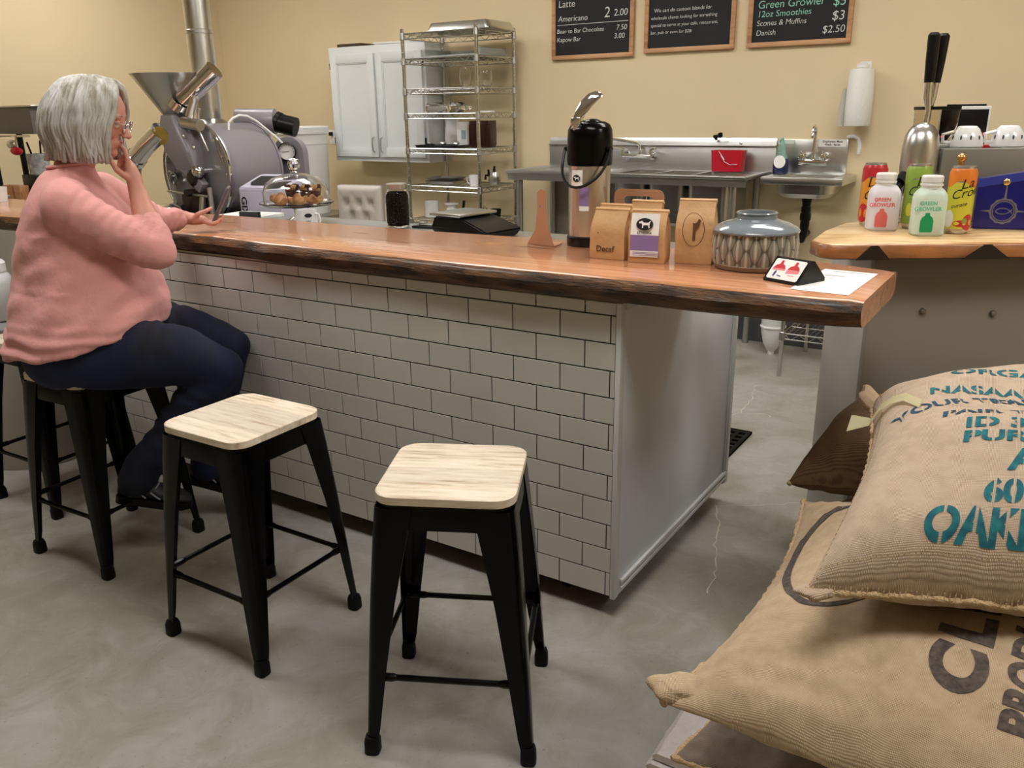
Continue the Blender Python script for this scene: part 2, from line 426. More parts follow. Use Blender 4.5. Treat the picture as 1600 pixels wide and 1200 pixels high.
# grain checks and knots pressed in the top
M_check = mat('dark_check', rgb(70, 38, 22), .6)
bm = BM(); random.seed(5)
for (x, y, L_, wd) in [(-.50, .30, .16, .004), (-.62, .31, .08, .006), (-1.3, .12, .12, .002), (-1.0, .2, .18, .0016), (-1.72, .12, .09, .003), (-1.55, .17, .14, .002), (-2.1, .1, .1, .003), (-2.9, .12, .14, .003), (-.75, .08, .12, .0016), (-1.2, .3, .1, .002), (-1.95, .3, .14, .0025)]:
    up = []; dn = []
    for i in range(9):
        t = i/8; ww = wd*sin(pi*t)+.0002; yy = y+.006*noise.noise(V((t*3+x, y, 0)))
        up.append(bm.verts.new((x+L_*t, yy+ww, 1.0404))); dn.append(bm.verts.new((x+L_*t, yy-ww, 1.0404)))
    for i in range(8): bm.faces.new((up[i], up[i+1], dn[i+1], dn[i]))
obj('grain_check', bm, M_check, slab)
M_knot = mat('knot_wood', rgb(205, 150, 92), .3, coat=.4, noise_amt=.6, noise_scale=25)
for (x, y, rx, ry) in [(-.60, .31, .05, .018), (-1.62, .1, .03, .012)]:
    bm = BM(); prism(bm, [(x+rx*cos(a*pi/12)*(1+.15*sin(a*1.7)), y+ry*sin(a*pi/12)) for a in range(24)], 1.038, 1.0406); obj('knot', bm, M_knot, slab)

# ------------------------------------------------------------------ second bar: angled panel with pale slab
u2 = V((.535, .325, 0)).normalized(); n2 = V((-u2.y, u2.x, 0))   # along, away from camera
O2 = V((.455, .565, 0))
bar2 = thing('side_bar', 'beige panelled side bar set at an angle behind the burlap sacks', 'counter', O2, atan2(u2.y, u2.x))
bm = BM(); box(bm, .10, 1.7, 0, .03, 0, 1.04, .002); obj('front_panel', bm, M_panel2, bar2)
bm = BM(); box(bm, .10, .13, .03, .36, 0, 1.04); obj('side_panel', bm, mat('lit_side_laminate', rgb(196, 190, 184), .4), bar2)  # same laminate as the front, colour lightened to paint in light on this side
bm = BM(); box(bm, .13, 1.7, .36, .39, 0, 1.04); obj('rear_panel', bm, M_panel2, bar2)
M_bolt = mat('bolt_metal', rgb(150, 145, 135), .3, 1)
for (x, z) in [(.253, .876), (.458, .868), (.70, .87), (1.0, .87)]:
    bm = BM(); lathe(bm, [(0.010, 0), (.0095, .004), (.006, .008), (0, .009)], 16, mt=T(x, 0, z) @ RX(pi/2)); obj('bolt', bm, M_bolt, bar2)
s2m = [wood('pale_slab_top', rgb(214, 178, 128), rgb(230, 200, 152), rgb(170, 116, 66), scale=(2.2, 6, 6), rough=.3, coat=.4, ring=1.3, dist=8, bump=.03),
       mat('cut_edge_wood', rgb(166, 106, 56), .4, coat=.3, noise_amt=.55, noise_scale=5, stretch=(1.5, 2, 4), bump=.2, bump_scale=20), None]
s2m[2] = s2m[1]
top2 = thing('pale_wood_slab', 'pale yellow wood slab on the side bar with dark inset bow ties in its edge', 'countertop', O2, atan2(u2.y, u2.x))
bm = BM()
poly = [(-.085, .02), (-.08, -.05), (-.055, -.08)]+[(x/20, -.085+.004*sin(x*.9)) for x in range(0, 35)]+[(1.75, .76), (.52, .76), (.47, .52), (.24, .45), (.144, .39), (.02, .21)]
rings = []
for z, s_ in ((1.044, .006), (1.048, 0), (1.080, 0), (1.085, .005)):
    rings.append([V((x+(s_ if x < 0 else 0), y+(s_ if y < 0 else (-s_ if y > .35 else 0)), z)) for x, y in poly])
loft(bm, rings)
for f in bm.faces: f.material_index = 0 if f.calc_center_median().z > 1.0845 and len(f.verts) > 4 else 1
obj('slab', bm, s2m, top2, ang=50)
M_inset = mat('dark_inset', rgb(38, 26, 18), .5)
for (x, w_) in ((.06, .05), (.37, .07), (.8, .05)):
    bm = BM(); prism(bm, [(x-w_, 1.0435), (x+w_*.9, 1.0435), (x+.008, 1.0835), (x-.012, 1.0835)], 0, .004, mt=T(0, -.0835, 0) @ RX(pi/2) @ T(0, 0, 0)); obj('edge_inset', bm, M_inset, top2)

# ------------------------------------------------------------------ bar stools
M_seat = wood('ash_seat', rgb(220, 204, 180), rgb(234, 222, 204), rgb(184, 158, 126), scale=(2.5, 14, 14), rough=.42, coat=.15, ring=1.4, dist=5, bump=.03, rand=.16, ww=.08)
def make_stool(loc, rz, label):
    t = thing('bar_stool', label, 'stool', loc, rz, 'black metal bar stools with wooden seats')
    H = .636
    # seat of four glued boards
    base = rrect(.318, .318, .05, 6)
    cuts = [-.16, -.078, .004, .083, .16]
    for a, b_ in zip(cuts, cuts[1:]):
        bm = BM(); prism(bm, base, H+.002, H+.020, bev=.003)
        for co, no in (((0, a+.0002, 0), (0, -1, 0)), ((0, b_-.0002, 0), (0, 1, 0))):
            r = bmesh.ops.bisect_plane(bm, geom=bm.verts[:]+bm.edges[:]+bm.faces[:], plane_co=co, plane_no=no, clear_outer=True)
            ed = [g for g in r['geom_cut'] if isinstance(g, bmesh.types.BMEdge)]
            if ed: bmesh.ops.holes_fill(bm, edges=ed)
        obj('seat_board', bm, M_seat, t, ang=25)
    # apron: a pressed band with arched lower edge
    bm = BM(); ro = rrect(.306, .306, .045, 6)
    def zb(x, y):
        c = max(abs(x), abs(y)); m_ = min(abs(x), abs(y)); return .588 - .03*max(0, (m_-.07)/.08)**1.5
    outer = [[V((x, y, H)) for x, y in ro], [V((x*1.012, y*1.012, H-.006)) for x, y in ro], [V((x*1.03, y*1.03, zb(x, y)+.006)) for x, y in ro], [V((x*1.03, y*1.03, zb(x, y))) for x, y in ro],
             [V((x*1.0, y*1.0, zb(x, y)+.002)) for x, y in ro], [V((x*.98, y*.98, H-.004)) for x, y in ro]]
    loft(bm, outer, cap0=True, cap1=True); obj('seat_frame', bm, M_black, t)
    bm = BM(); prism(bm, rrect(.27, .27, .03, 4), H-.02, H-.012); obj('seat_pan', bm, M_black, t)
    legp = []
    for (sx, sy) in ((1, 1), (-1, 1), (-1, -1), (1, -1)):
        bm = BM(); rings = []
        for z, c, w_ in ((.628, .1565, .090), (.56, .163, .082), (.40, .176, .062), (.22, .188, .046), (.07, .196, .033), (.045, .1975, .029), (.03, .198, .026)):
            r_ = min(.022, w_*.45); th = .0025
            o_ = [(c-w_, c), (c-w_*.5, c)]+[(c-r_+r_*sin(a), c-r_+r_*cos(a)) for a in (.25, .6, .8, 1.0, 1.3)]+[(c, c-w_*.5), (c, c-w_)]
            i_ = [(c-th, c-w_), (c-th, c-w_*.5)]+[(c-r_+(r_-th)*sin(a), c-r_+(r_-th)*cos(a)) for a in (1.3, 1.0, .8, .6, .25)]+[(c-w_*.5, c-th), (c-w_, c-th)]
            rings.append([V((sx*x, sy*y, z)) for x, y in o_+i_])
        loft(bm, rings); lg = obj('leg', bm, M_black, t)
        bm = BM(); f = [(sx*(.186), sy*(.186))]
        rg = []
        for z, s_ in ((0, .034), (.004, .037), (.034, .036), (.046, .030)):
            rg.append([V((sx*(.1865+s_/34*.0015)+x, sy*(.1865)+y, z)) for x, y in rrect(s_, s_, .010, 3)])
        loft(bm, rg); obj('rubber_foot', bm, M_rubber, lg)
    zc = .205; c = .176
    def stretcher(p, q):
        bm = BM(); p = V(p); q = V(q); d = (q-p)
        tube(bm, [p+d*.12, q-d*.12], .0075, 8)
        for a, b_ in ((p, p+d*.16), (q, q-d*.16)):
            tube(bm, [a, a+(b_-a)*.8, b_], [.010, .010, .0075], 8)
        obj('footrest_bar', bm, M_black, t)
    stretcher((-c, -c, zc), (c, -c, zc)); stretcher((-c, c, zc), (c, c, zc)); stretcher((-c, -c, zc+.012), (-c, c, zc+.012)); stretcher((c, -c, zc+.012), (c, c, zc+.012))
    for s_ in (1, -1):
        bm = BM(); tube(bm, [(-.15*s_, -.14, .572), (.15*s_, .14, .572)], .005, 8); cyl(bm, (-.03*s_, -.028, .572), (.03*s_, .028, .572), .009, n=8); obj('cross_brace', bm, M_black, t)
    return t
s1 = make_stool((-.134, -.540, 0), R_(26), 'nearest black bar stool with pale wooden seat, right one of the two empty front stools')
dup(s1, (-.862, -.545, 0), R_(1), 'empty black bar stool between the seated woman and the nearest stool, pale wooden seat')
dup(s1, (-1.697, -.473, 0), R_(3), 'black metal bar stool the grey-haired woman sits on')
dup(s1, (-2.27, -.31, 0), R_(2), 'black bar stool cut by the left picture edge, behind the woman')

# ------------------------------------------------------------------ burlap sacks
def burlap(name, c1, c2, sc=820):
    m = mat(name, c1, .9); nt, b = nodes_of(m); L = nt.links.new
    uv = N_(nt, 'ShaderNodeUVMap'); mp = N_(nt, 'ShaderNodeMapping'); mp.inputs['Scale'].default_value = (1, 1, 1); L(uv.outputs[0], mp.inputs[0])
    tcn = N_(nt, 'ShaderNodeTexCoord')
    wob = N_(nt, 'ShaderNodeTexNoise', Scale=14, Detail=3); L(tcn.outputs['Object'], wob.inputs['Vector'])
    mx = N_(nt, 'ShaderNodeMix', data_type='VECTOR'); mx.inputs[0].default_value = .006; L(mp.outputs[0], mx.inputs[4]); L(wob.outputs['Color'], mx.inputs[5])
    w1 = N_(nt, 'ShaderNodeTexWave', Scale=sc/6.28, Distortion=.6, Detail=1); w1.bands_direction = 'X'; L(mx.outputs[1], w1.inputs['Vector'])
    w2 = N_(nt, 'ShaderNodeTexWave', Scale=sc/6.28, Distortion=.6, Detail=1); w2.bands_direction = 'Y'; L(mx.outputs[1], w2.inputs['Vector'])
    mul = N_(nt, 'ShaderNodeMath', operation='MULTIPLY'); L(w1.outputs['Color'], mul.inputs[0]); L(w2.outputs['Color'], mul.inputs[1])
    n1 = N_(nt, 'ShaderNodeTexNoise', Scale=40, Detail=6); L(tcn.outputs['Object'], n1.inputs['Vector'])
    n3 = N_(nt, 'ShaderNodeTexNoise', Scale=3, Detail=3); L(tcn.outputs['Object'], n3.inputs['Vector'])
    ma = N_(nt, 'ShaderNodeMath', operation='MULTIPLY_ADD'); ma.inputs[1].default_value = .5; n1s = N_(nt, 'ShaderNodeMath', operation='MULTIPLY'); n1s.inputs[1].default_value = .28; L(n1.outputs[0], n1s.inputs[0]); L(mul.outputs[0], ma.inputs[0]); L(n1s.outputs[0], ma.inputs[2])
    ma2 = N_(nt, 'ShaderNodeMath', operation='MULTIPLY_ADD'); ma2.inputs[1].default_value = .12; L(n3.outputs[0], ma2.inputs[0]); L(ma.outputs[0], ma2.inputs[2])
    cr = ramp(nt, [(.16, c2), (.42, c1), (1.0, c1)]); L(ma2.outputs[0], cr.inputs[0]); L(cr.outputs[0], b.inputs['Base Color'])
    bp = N_(nt, 'ShaderNodeBump', Strength=.55, Distance=.0015); L(mul.outputs[0], bp.inputs['Height'])
    bp2 = N_(nt, 'ShaderNodeBump', Strength=.25, Distance=.002); L(n1.outputs[0], bp2.inputs['Height']); L(bp.outputs[0], bp2.inputs['Normal']); L(bp2.outputs[0], b.inputs['Normal'])
    return m
M_bur = burlap('burlap_light', rgb(208, 188, 166), rgb(160, 138, 116))
M_bur2 = burlap('burlap_warm', rgb(208, 186, 156), rgb(158, 134, 106))
M_burd = burlap('burlap_brown', rgb(124, 96, 66), rgb(78, 58, 38))
M_burg = burlap('burlap_grey', rgb(150, 134, 120), rgb(98, 84, 74))
M_twine = mat('jute_twine', rgb(196, 168, 130), .9, bump=.6, bump_scale=200)
M_teal = mat('teal_stencil_ink', rgb(8, 78, 94), .85, noise_amt=.45, noise_scale=60, col2=rgb(26, 112, 118))
M_tealb = mat('blue_stencil_ink', rgb(24, 74, 100), .85, noise_amt=.4, noise_scale=60)
M_sack_ink = mat('faded_black_ink', rgb(62, 54, 52), .9, noise_amt=.4, noise_scale=90, col2=rgb(96, 84, 76))
class Sack:
    def __init__(s, A, D, B, C, T_, seed=0, p=2.6, q=.5, pinch=.03, wr=.008, low=.8):
        s.A, s.D, s.B, s.C = map(V, (A, D, B, C)); s.T = T_; s.seed = seed; s.p = p; s.q = q; s.pinch = pinch; s.wr = wr; s.low = low
        s.W = ((s.D-s.A).length+(s.C-s.B).length)/2; s.H = ((s.B-s.A).length+(s.C-s.D).length)/2
    def pos(s, u, v, side=1):
        bu = u + s.pinch/s.W*(1-2*u)*(1-(2*v-1)**2)*1.0
        bv = v + s.pinch/s.H*(1-2*v)*(1-(2*u-1)**2)*1.0
        P = s.A*(1-bu)*(1-bv)+s.D*bu*(1-bv)+s.B*(1-bu)*bv+s.C*bu*bv
        a = max(0, 1-abs(2*u-1)**s.p); b = max(0, 1-abs(2*v-1)**s.p); pr = (a*b)**s.q
        edge = 1-min(1, pr*1.4)
        wv = noise.noise(V((u*5*s.W, v*5*s.H, s.seed)))*.018*s.T/.2
        # creases gathered towards the seams
        cr = (abs(noise.noise(V((u*22*s.W, v*6*s.H, s.seed+3))))+abs(noise.noise(V((u*6*s.W, v*22*s.H, s.seed+8)))))*s.wr*2*min(1, pr*3)*(edge*.9+.15)
        h = s.T*(.55 if side > 0 else .45*s.low)*pr+(wv*pr if side > 0 else 0)-cr
        return P+V((0, 0, h*side))
    def nrm(s, u, v):
        e = .004
        n = (s.pos(u+e, v)-s.pos(u-e, v)).cross(s.pos(u, v+e)-s.pos(u, v-e)); return n.normalized()
    def mesh(s, nu=90, nv=70):
        bm = BM(); uvl = bm.loops.layers.uv.new('UVMap')
        def sp(i, n):
            t = i/n; return .5-.5*cos(pi*t) if True else t
        gr = {}
        for side in (1, -1):
            for i in range(nu+1):
                for j in range(nv+1):
                    e = i in (0, nu) or j in (0, nv)
                    if side < 0 and e: gr[side, i, j] = gr[1, i, j]
                    else: gr[side, i, j] = bm.verts.new(s.pos(sp(i, nu), sp(j, nv), side))
        for side in (1, -1):
            for i in range(nu):
                for j in range(nv):
                    q = [(i, j), (i+1, j), (i+1, j+1), (i, j+1)]
                    if side < 0: q = q[::-1]
                    f = bm.faces.new([gr[side, a, b] for a, b in q])
                    for lp, (a, b) in zip(f.loops, q): lp[uvl].uv = (sp(a, nu)*s.W, sp(b, nv)*s.H)
        return bm
    def seam(s, r=.007, off=.0, edges=(0, 1, 2, 3)):
        bm = BM(); N = 90
        def edge(k, t): return {0: (t, 0), 1: (1, t), 2: (1-t, 1), 3: (0, 1-t)}[k]
        for k in edges:
            pts = []
            for i in range(N+1):
                u, v = edge(k, i/N); P = s.pos(u, v)
                out = V((u-.5, v-.5, 0)); d = {0: s.A-s.B, 1: s.D-s.A, 2: s.B-s.A, 3: s.A-s.D}[k].normalized()
                fl = .010*noise.noise(V((i*.16, k*5, s.seed)))
                pts.append(P+d*(off+fl*.3)+V((0, 0, fl*.5)))
            tube(bm, pts, [r*(1+.25*sin(i*1.9)) for i in range(N+1)], 7)
        return bm
    def stitches(s, k=0, n=60):
        bm = BM()
        for i in range(n):
            t = (i+.5)/n; u, v = {0: (t, 0), 3: (0, 1-t)}[k]
            du, dv = {0: (.006, .0), 3: (.0, .006)}[k]
            iu, iv = {0: (0, .02), 3: (.02, 0)}[k]
            a = s.pos(u+iu, v+iv)+V((0, 0, .001)); b = s.pos(u+du, v+dv)+V((0, 0, .009)); c = s.pos(u+du-.2*iu, v+dv-.2*iv)+V((0, 0, .002))
            tube(bm, [a, b, c], .0013, 4)
        return bm
    def print_(s, txt, u, v, size, ang=0, bold=.02, stencil=False, fx=1, sp=1):
        """lay lettering on the top; u, v fractional origin, ang in the sheet plane"""
        bm = text_bm(txt, size, bold, space=sp)
        for ax, st in (((1, 0, 0), size*.13), ((0, 1, 0), size*.13)):
            lo = min(x.co.dot(V(ax)) for x in bm.verts); hi = max(x.co.dot(V(ax)) for x in bm.verts); k = lo+st
            while k < hi:
                bmesh.ops.bisect_plane(bm, geom=bm.verts[:]+bm.edges[:]+bm.faces[:], plane_co=V(ax)*k, plane_no=V(ax)); k += st
        if stencil:
            # bridges: a gap down the middle of every glyph
            x0 = 0.0; gaps = []
            for ch in txt:
                if ch == ' ': gaps.append(None)
            comps = []; seen = set()
            for v0 in bm.verts:
                if v0 in seen: continue
                st_ = [v0]; cs = []; seen.add(v0)
                while st_:
                    a = st_.pop(); cs.append(a)
                    for e in a.link_edges:
                        b = e.other_vert(a)
                        if b not in seen: seen.add(b); st_.append(b)
                comps.append((min(x.co.x for x in cs), max(x.co.x for x in cs), set(cs)))
            kill = []
            for a, b, cs in comps:
                if b-a < size*.3: continue
                mid = a+(b-a)*.52; g = size*.035
                bmesh.ops.bisect_plane(bm, geom=[e for e in bm.verts if e in cs]+[e for e in bm.edges if e.verts[0] in cs and e.verts[1] in cs]+[f for f in bm.faces if all(x in cs for x in f.verts)], plane_co=V((mid-g, 0, 0)), plane_no=V((1, 0, 0)))
            bm.faces.ensure_lookup_table()
            for a, b, cs in comps:
                if b-a < size*.3: continue
                mid = a+(b-a)*.52; g = size*.045
                geo = [f for f in bm.faces if a-1e-5 <= f.calc_center_median().x <= b+1e-5]
                gg = list({e for f in geo for e in f.edges})+geo+list({x for f in geo for x in f.verts})
                bmesh.ops.bisect_plane(bm, geom=gg, plane_co=V((mid+g, 0, 0)), plane_no=V((1, 0, 0)))
                kill += [f for f in bm.faces if mid-g-1e-5 < f.calc_center_median().x < mid+g]
            bmesh.ops.delete(bm, geom=list(set(kill)), context='FACES')
        ca, sa = cos(ang), sin(ang)
        for x in bm.verts:
            X, Y = x.co.x*fx, x.co.y
            uu = u+(X*ca-Y*sa)/s.W; vv = v+(X*sa+Y*ca)/s.H
            uu = min(max(uu, .002), .998); vv = min(max(vv, .002), .998)
            x.co = s.pos(uu, vv)+s.nrm(uu, vv)*.0012
        return bm
def sack(label, S, m, seams=(0, 3), r=.006):
    t = thing('burlap_sack', label, 'sack', (0, 0, 0), 0, 'burlap coffee sacks stacked on the right')
    bm = S.mesh(); obj('sack_body', bm, m, t, ang=180)
    obj('rolled_seam', S.seam(r, edges=seams), M_twine, t, ang=180)
    return t
# top sack
S1 = Sack((.715, -.73, .705), (1.33, -.53, .69), (.655, .10, .76), (1.26, .33, .76), .34, 1, p=3.2, q=.40, pinch=.035, wr=.004, low=.38)
t1 = sack('top burlap sack with teal stencilled lettering and a paper tag', S1, M_bur)
obj('stitching', S1.stitches(0, 80), M_twine, t1); obj('stitching', S1.stitches(3, 70), M_twine, t1)
def pr(S, t, txt, u, v, size, m, ang=0, **k): obj('stencil_lettering', S.print_(txt, u, v, size, ang, **k), m, t, fin=False)
for a in (('OAKLAND', .235, .032, .070, M_teal, 0, .040, .92), ('60 KG', .36, .106, .064, M_teal, 0, .04, .95), ('AA', .415, .185, .073, M_teal, 0, .035, .95), ('PURE', .285, .268, .040, M_teal, 0, .035, 1.5),
          ('ID 3107', .285, .315, .056, M_teal, 0, .03, 1.1), ('FAIR TRADE', .215, .395, .056, M_tealb, .02, .025, 1.0), ('YOUR TRADE FT', .075, .475, .056, M_tealb, .26, .02, .95), ('NASAARNAS', .165, .60, .056, M_teal, .05, .025, 1.05), ('TRADE', .36, .54, .046, M_tealb, .05, .02, 1.1), ('ORGANIC', .23, .725, .060, M_teal, .02, .02, 1.1)):
    pr(S1, t1, *a[:5], ang=a[5], bold=a[6], stencil=True, fx=a[7])
# corner ears and tag
def flap(P, d, s_, m, t):
    bm = BM(); uvl = bm.loops.layers.uv.new('UVMap'); d = V(d).normalized(); sd = d.cross(V((0, 0, 1))).normalized(); up = sd.cross(d)
    vs = ball(bm, (0, 0, 0), 1, (1, 1, 1), 32, 20)
    for v in bm.verts:
        c = v.co.copy(); n_ = noise.noise(c*1.7+V(P)*9)
        r_ = 1+.22*n_+.10*sin(atan2(c.y, c.x)*5)
        fold = .35*abs(sin(c.y*4+c.x*2))*(1-abs(c.z))
        v.co = V(P)+d*(c.x*s_*1.25*r_+s_*.35)+sd*(c.y*s_*.80*r_)+up*((c.z*(.42+fold*.5)+.25*c.x*c.x-.1)*s_)
    for f in bm.faces:
        for lp in f.loops: lp[uvl].uv = ((lp.vert.co-V(P)).dot(d), (lp.vert.co-V(P)).dot(sd))
    return obj('corner_ear', bm, m, t, ang=180)
def ear(P, d, s_=.05, m=None, t=None, zz=0):
    bm = BM(); d = V(d).normalized(); pts = []; side = d.cross(V((0, 0, 1))).normalized()
    rings = []
    for k, (q, w_, h_) in enumerate(((0, .55, .34), (.3, .5, .30), (.6, .40, .24), (.85, .28, .16), (1, .12, .06))):
        c = V(P)+d*(q-.35)*s_*1.5+V((0, 0, zz*q))
        rings.append([c+side*(w_*s_*cos(a*pi/6)*(1+.12*sin(a*2+k)))+V((0, 0, h_*s_*sin(a*pi/6))) for a in range(12)])
    loft(bm, rings); return obj('corner_ear', bm, m, t, ang=180)
flap(S1.A+V((.018, .020, .0)), (-.7, -.7, -.05), .026, M_bur, t1); flap(S1.B+V((.02, -.01, .0)), (-.75, .35, .55), .042, M_bur2, t1)
M_tag = mat('cream_tag', rgb(232, 226, 190), .7)
bm = BM(); P = S1.pos(0.02, .87); vs = []
path = [(-.035, -.02, -.02), (-.028, -.012, .012), (.0, .0, .010), (.035, .045, .022), (.075, .11, .03)]
rings = [[P+V((x, y, z))+V((.010, -.012, .0)), P+V((x, y, z))+V((-.010, .012, .002))] for x, y, z in path]
rings = [[S1.A*.22+S1.B*.78+V((-.030, -.018, .010)), S1.A*.22+S1.B*.78+V((-.026, .0, .045))]]
for k, (u_, v_, h_) in enumerate(((.004, .76, .012), (.03, .70, .012), (.06, .65, .010), (.10, .59, .012), (.145, .53, .004))):
    c_ = S1.pos(u_, v_)+S1.nrm(u_, v_)*h_; rings.append([c_+V((0, -.011, -.004)), c_+V((0, .011, .006))])
rr = [[bm.verts.new(p) for p in r] for r in rings]
for a, b in zip(rr, rr[1:]): bm.faces.new((a[0], a[1], b[1], b[0]))
bmesh.ops.solidify(bm, geom=bm.faces[:], thickness=.0006); obj('paper_tag', bm, M_tag, t1)
# second sack
S2 = Sack((.53, -.86, .50), (1.40, -.98, .47), (.545, -.02, .53), (1.45, -.12, .53), .27, 5, p=2.7, q=.5, pinch=.05, wr=.012, low=.6)
t2 = sack('burlap sack with dark ring and block print, lying beneath the top sack', S2, M_bur2, seams=(3,), r=.007)
flap(S2.A+V((.030, .050, .012)), (-.85, -.5, .04), .044, M_bur2, t2)
pr(S2, t2, 'CLEAN', .503, .165, .115, M_sack_ink, ang=pi/2, bold=.05, fx=1.25, sp=1.22)
pr(S2, t2, 'PRODUCT', .600, .125, .075, M_sack_ink, ang=pi/2, bold=.045, fx=1.0, sp=1.08)
bm = BM(); NN = 72; ra = []; rb = []
cu, cv = .172, .575
for i in range(NN):
    a = 2*pi*i/NN; wd = .006+.005*(.5-.5*cos(a+.9))
    for lst, q in ((ra, 1), (rb, -1)):
        uu = cu+(.118+q*wd)*cos(a)/S2.W; vv = cv+(.235+q*wd)*sin(a)/S2.H; lst.append(bm.verts.new(S2.pos(uu, vv)+S2.nrm(uu, vv)*.0014))
for i in range(NN): bm.faces.new((ra[i], ra[(i+1) % NN], rb[(i+1) % NN], rb[i]))
obj('printed_ring', bm, M_sack_ink, t2, fin=False)
# pile below and behind
S3 = Sack((.515, -.76, .305), (1.40, -.88, .30), (.56, .06, .315), (1.44, -.02, .315), .20, 9, q=.5, pinch=.04, wr=.014, low=.7)
t3 = sack('grey brown burlap sack with loose threads under the ring printed sack', S3, M_burg, seams=(0, 3))
S4 = Sack((.55, -.66, .12), (1.40, -.76, .12), (.56, .08, .12), (1.44, .0, .12), .21, 13, q=.42, pinch=.02, wr=.01, low=1.0)
t4 = sack('brown burlap sack resting on the floor at the front bottom of the pile', S4, M_bur2)
S5 = Sack((.47, .13, .50), (1.35, .40, .55), (.49, .45, .54), (1.25, .76, .55), .34, 17, p=3.4, q=.42, pinch=.02, low=.5)
sack('dark brown burlap sack at the back of the pile against the side bar', S5, M_burd, seams=(3,))
S6 = Sack((.53, .12, .32), (1.38, .34, .32), (.53, .44, .32), (1.28, .74, .32), .22, 21, q=.45, pinch=.02)
sack('dark brown burlap sack, second from the floor at the back of the pile', S6, M_burd, seams=(3,))
S7 = Sack((.56, .12, .12), (1.38, .34, .12), (.53, .44, .12), (1.28, .74, .12), .20, 25, q=.4, pinch=.02, low=1)
sack('dark brown burlap sack on the floor at the back of the pile', S7, M_burd, seams=(3,))
# flattened white woven bags on the floor beside the pile
for k, (dx, dy, c) in enumerate(((0, 0, 0), (.008, -.01, 0), (-.006, .01, 0), (.004, 0, 1), (.012, .012, 0), (.0, -.008, 0), (.01, .004, 0))):
    bm = BM(); n_ = 14; rings = []
    for j in range(n_+1):
        y = -.60+.34*j/n_; q = .004*noise.noise(V((j*.7, k*3, 0))); rings.append([V((.405+dx+q, y+dy, .001+k*.021)), V((.53+dx, y+dy, .001+k*.021)), V((.53+dx, y+dy, .018+k*.021)), V((.410+dx+q, y+dy, .018+k*.021)), V((.400+dx+q, y+dy, .0095+k*.021))])
    loft(bm, rings); tag(obj('flattened_bag', bm, mat('white_woven_plastic', rgb(214, 206, 206), .5, noise_amt=.1, noise_scale=80) if not c else mat('red_woven_plastic', rgb(176, 62, 60), .5)), ('white' if not c else 'red')+' flattened woven bag, '+('lowest', 'second from floor', 'third from floor', 'the only red one', 'fifth from floor', 'sixth from floor', 'topmost')[k]+' of the low stack beside the sacks', 'bag', 'flattened woven bags by the sacks')
# loose threads on grey sack
M_thr = mat('white_thread', rgb(215, 210, 205), .8); M_thrd = mat('dark_thread', rgb(50, 42, 40), .8)
for m_, pts in ((M_thr, [(.585, -.60, .375), (.578, -.62, .32), (.582, -.64, .26)]), (M_thrd, [(.55, -.62, .33), (.538, -.64, .27), (.545, -.67, .2), (.54, -.7, .12)]), (M_thr, [(.56, -.60, .345), (.535, -.615, .33), (.52, -.64, .31)])):
    bm = BM(); tube(bm, pts, .0012, 5); obj('loose_thread', bm, m_, t3)
# ------------------------------------------------------------------ wall cabinet
cab = thing('wall_cabinet', 'white two door wall cabinet with recessed panels and curved pulls', 'cabinet', (-3.92, 3.05, 1.10))
CW, CH = .93, .83
bm = BM(); box(bm, 0, CW, .018, .30, 0, CH, .002); obj('body', bm, M_cab, cab)
def cab_door(x0, x1, hx):
    bm = BM(); z0, z1 = .035, CH-.055; f = .062
    for a in ((x0, x0+f, z0, z1), (x1-f, x1, z0, z1), (x0+f, x1-f, z0, z0+f), (x0+f, x1-f, z1-f, z1)): box(bm, a[0], a[1], -.002, .018, a[2], a[3], .003)
    for a in ((x0+f-.001, x0+f+.008, z0+f, z1-f), (x1-f-.008, x1-f+.001, z0+f, z1-f), (x0+f, x1-f, z0+f-.001, z0+f+.008), (x0+f, x1-f, z1-f-.008, z1-f+.001)): box(bm, a[0], a[1], .003, .014, a[2], a[3], .002)
    box(bm, x0+f, x1-f, .010, .016, z0+f, z1-f); d = obj('door', bm, M_cab, cab)
    bm = BM(); tube(bm, [(hx, -.002, z0+.035), (hx, -.022, z0+.045), (hx, -.028, z0+.09), (hx, -.022, z0+.135), (hx, -.002, z0+.145)], .005, 8); obj('handle', bm, M_steel, d)
    for z in (z0+.12, z1-.08):
        bm = BM(); xx = x0-.004 if hx > (x0+x1)/2 else x1+.004; box(bm, xx-.004, xx+.004, -.001, .017, z-.022, z+.022, .001); obj('hinge', bm, M_blackp, d)
cab_door(.022, .455, .425); cab_door(.475, CW-.022, .505)
bm = BM(); box(bm, 0, .24, 0, .16, 0, .022, .004, mt=T(-3.86, 3.1, 1.932)); tag(obj('dark_tray', bm, mat('dark_brown_tray', rgb(60, 40, 30), .5)), 'dark brown shallow tray lying on top of the wall cabinet', 'tray')
bm = BM(); random.seed(3)
prism(bm, [(0, 0), (.34, .01), (.36, .2), (.02, .18)], 0, .012); 
for v in bm.verts: v.co.z += .006*sin(v.co.x*30)
xf(bm, bm.verts[:], T(-3.48, 3.08, 1.937)); tag(obj('folded_bag', bm, M_whitep), 'crumpled pale plastic bag on top of the wall cabinet', 'bag')
bm = BM(); box(bm, -.035, .035, -.006, 0, -.057, .057, .002, mt=T(-4.22, 3.35, 1.27)); o = tag(obj('power_outlet', bm, M_whitep), 'white wall outlet left of the cabinet with a dark plug', 'outlet')
bm = BM(); box(bm, -.014, .014, -.03, -.006, .01, .04, .003, mt=T(-4.22, 3.35, 1.27)); obj('plug', bm, M_blackp, o)

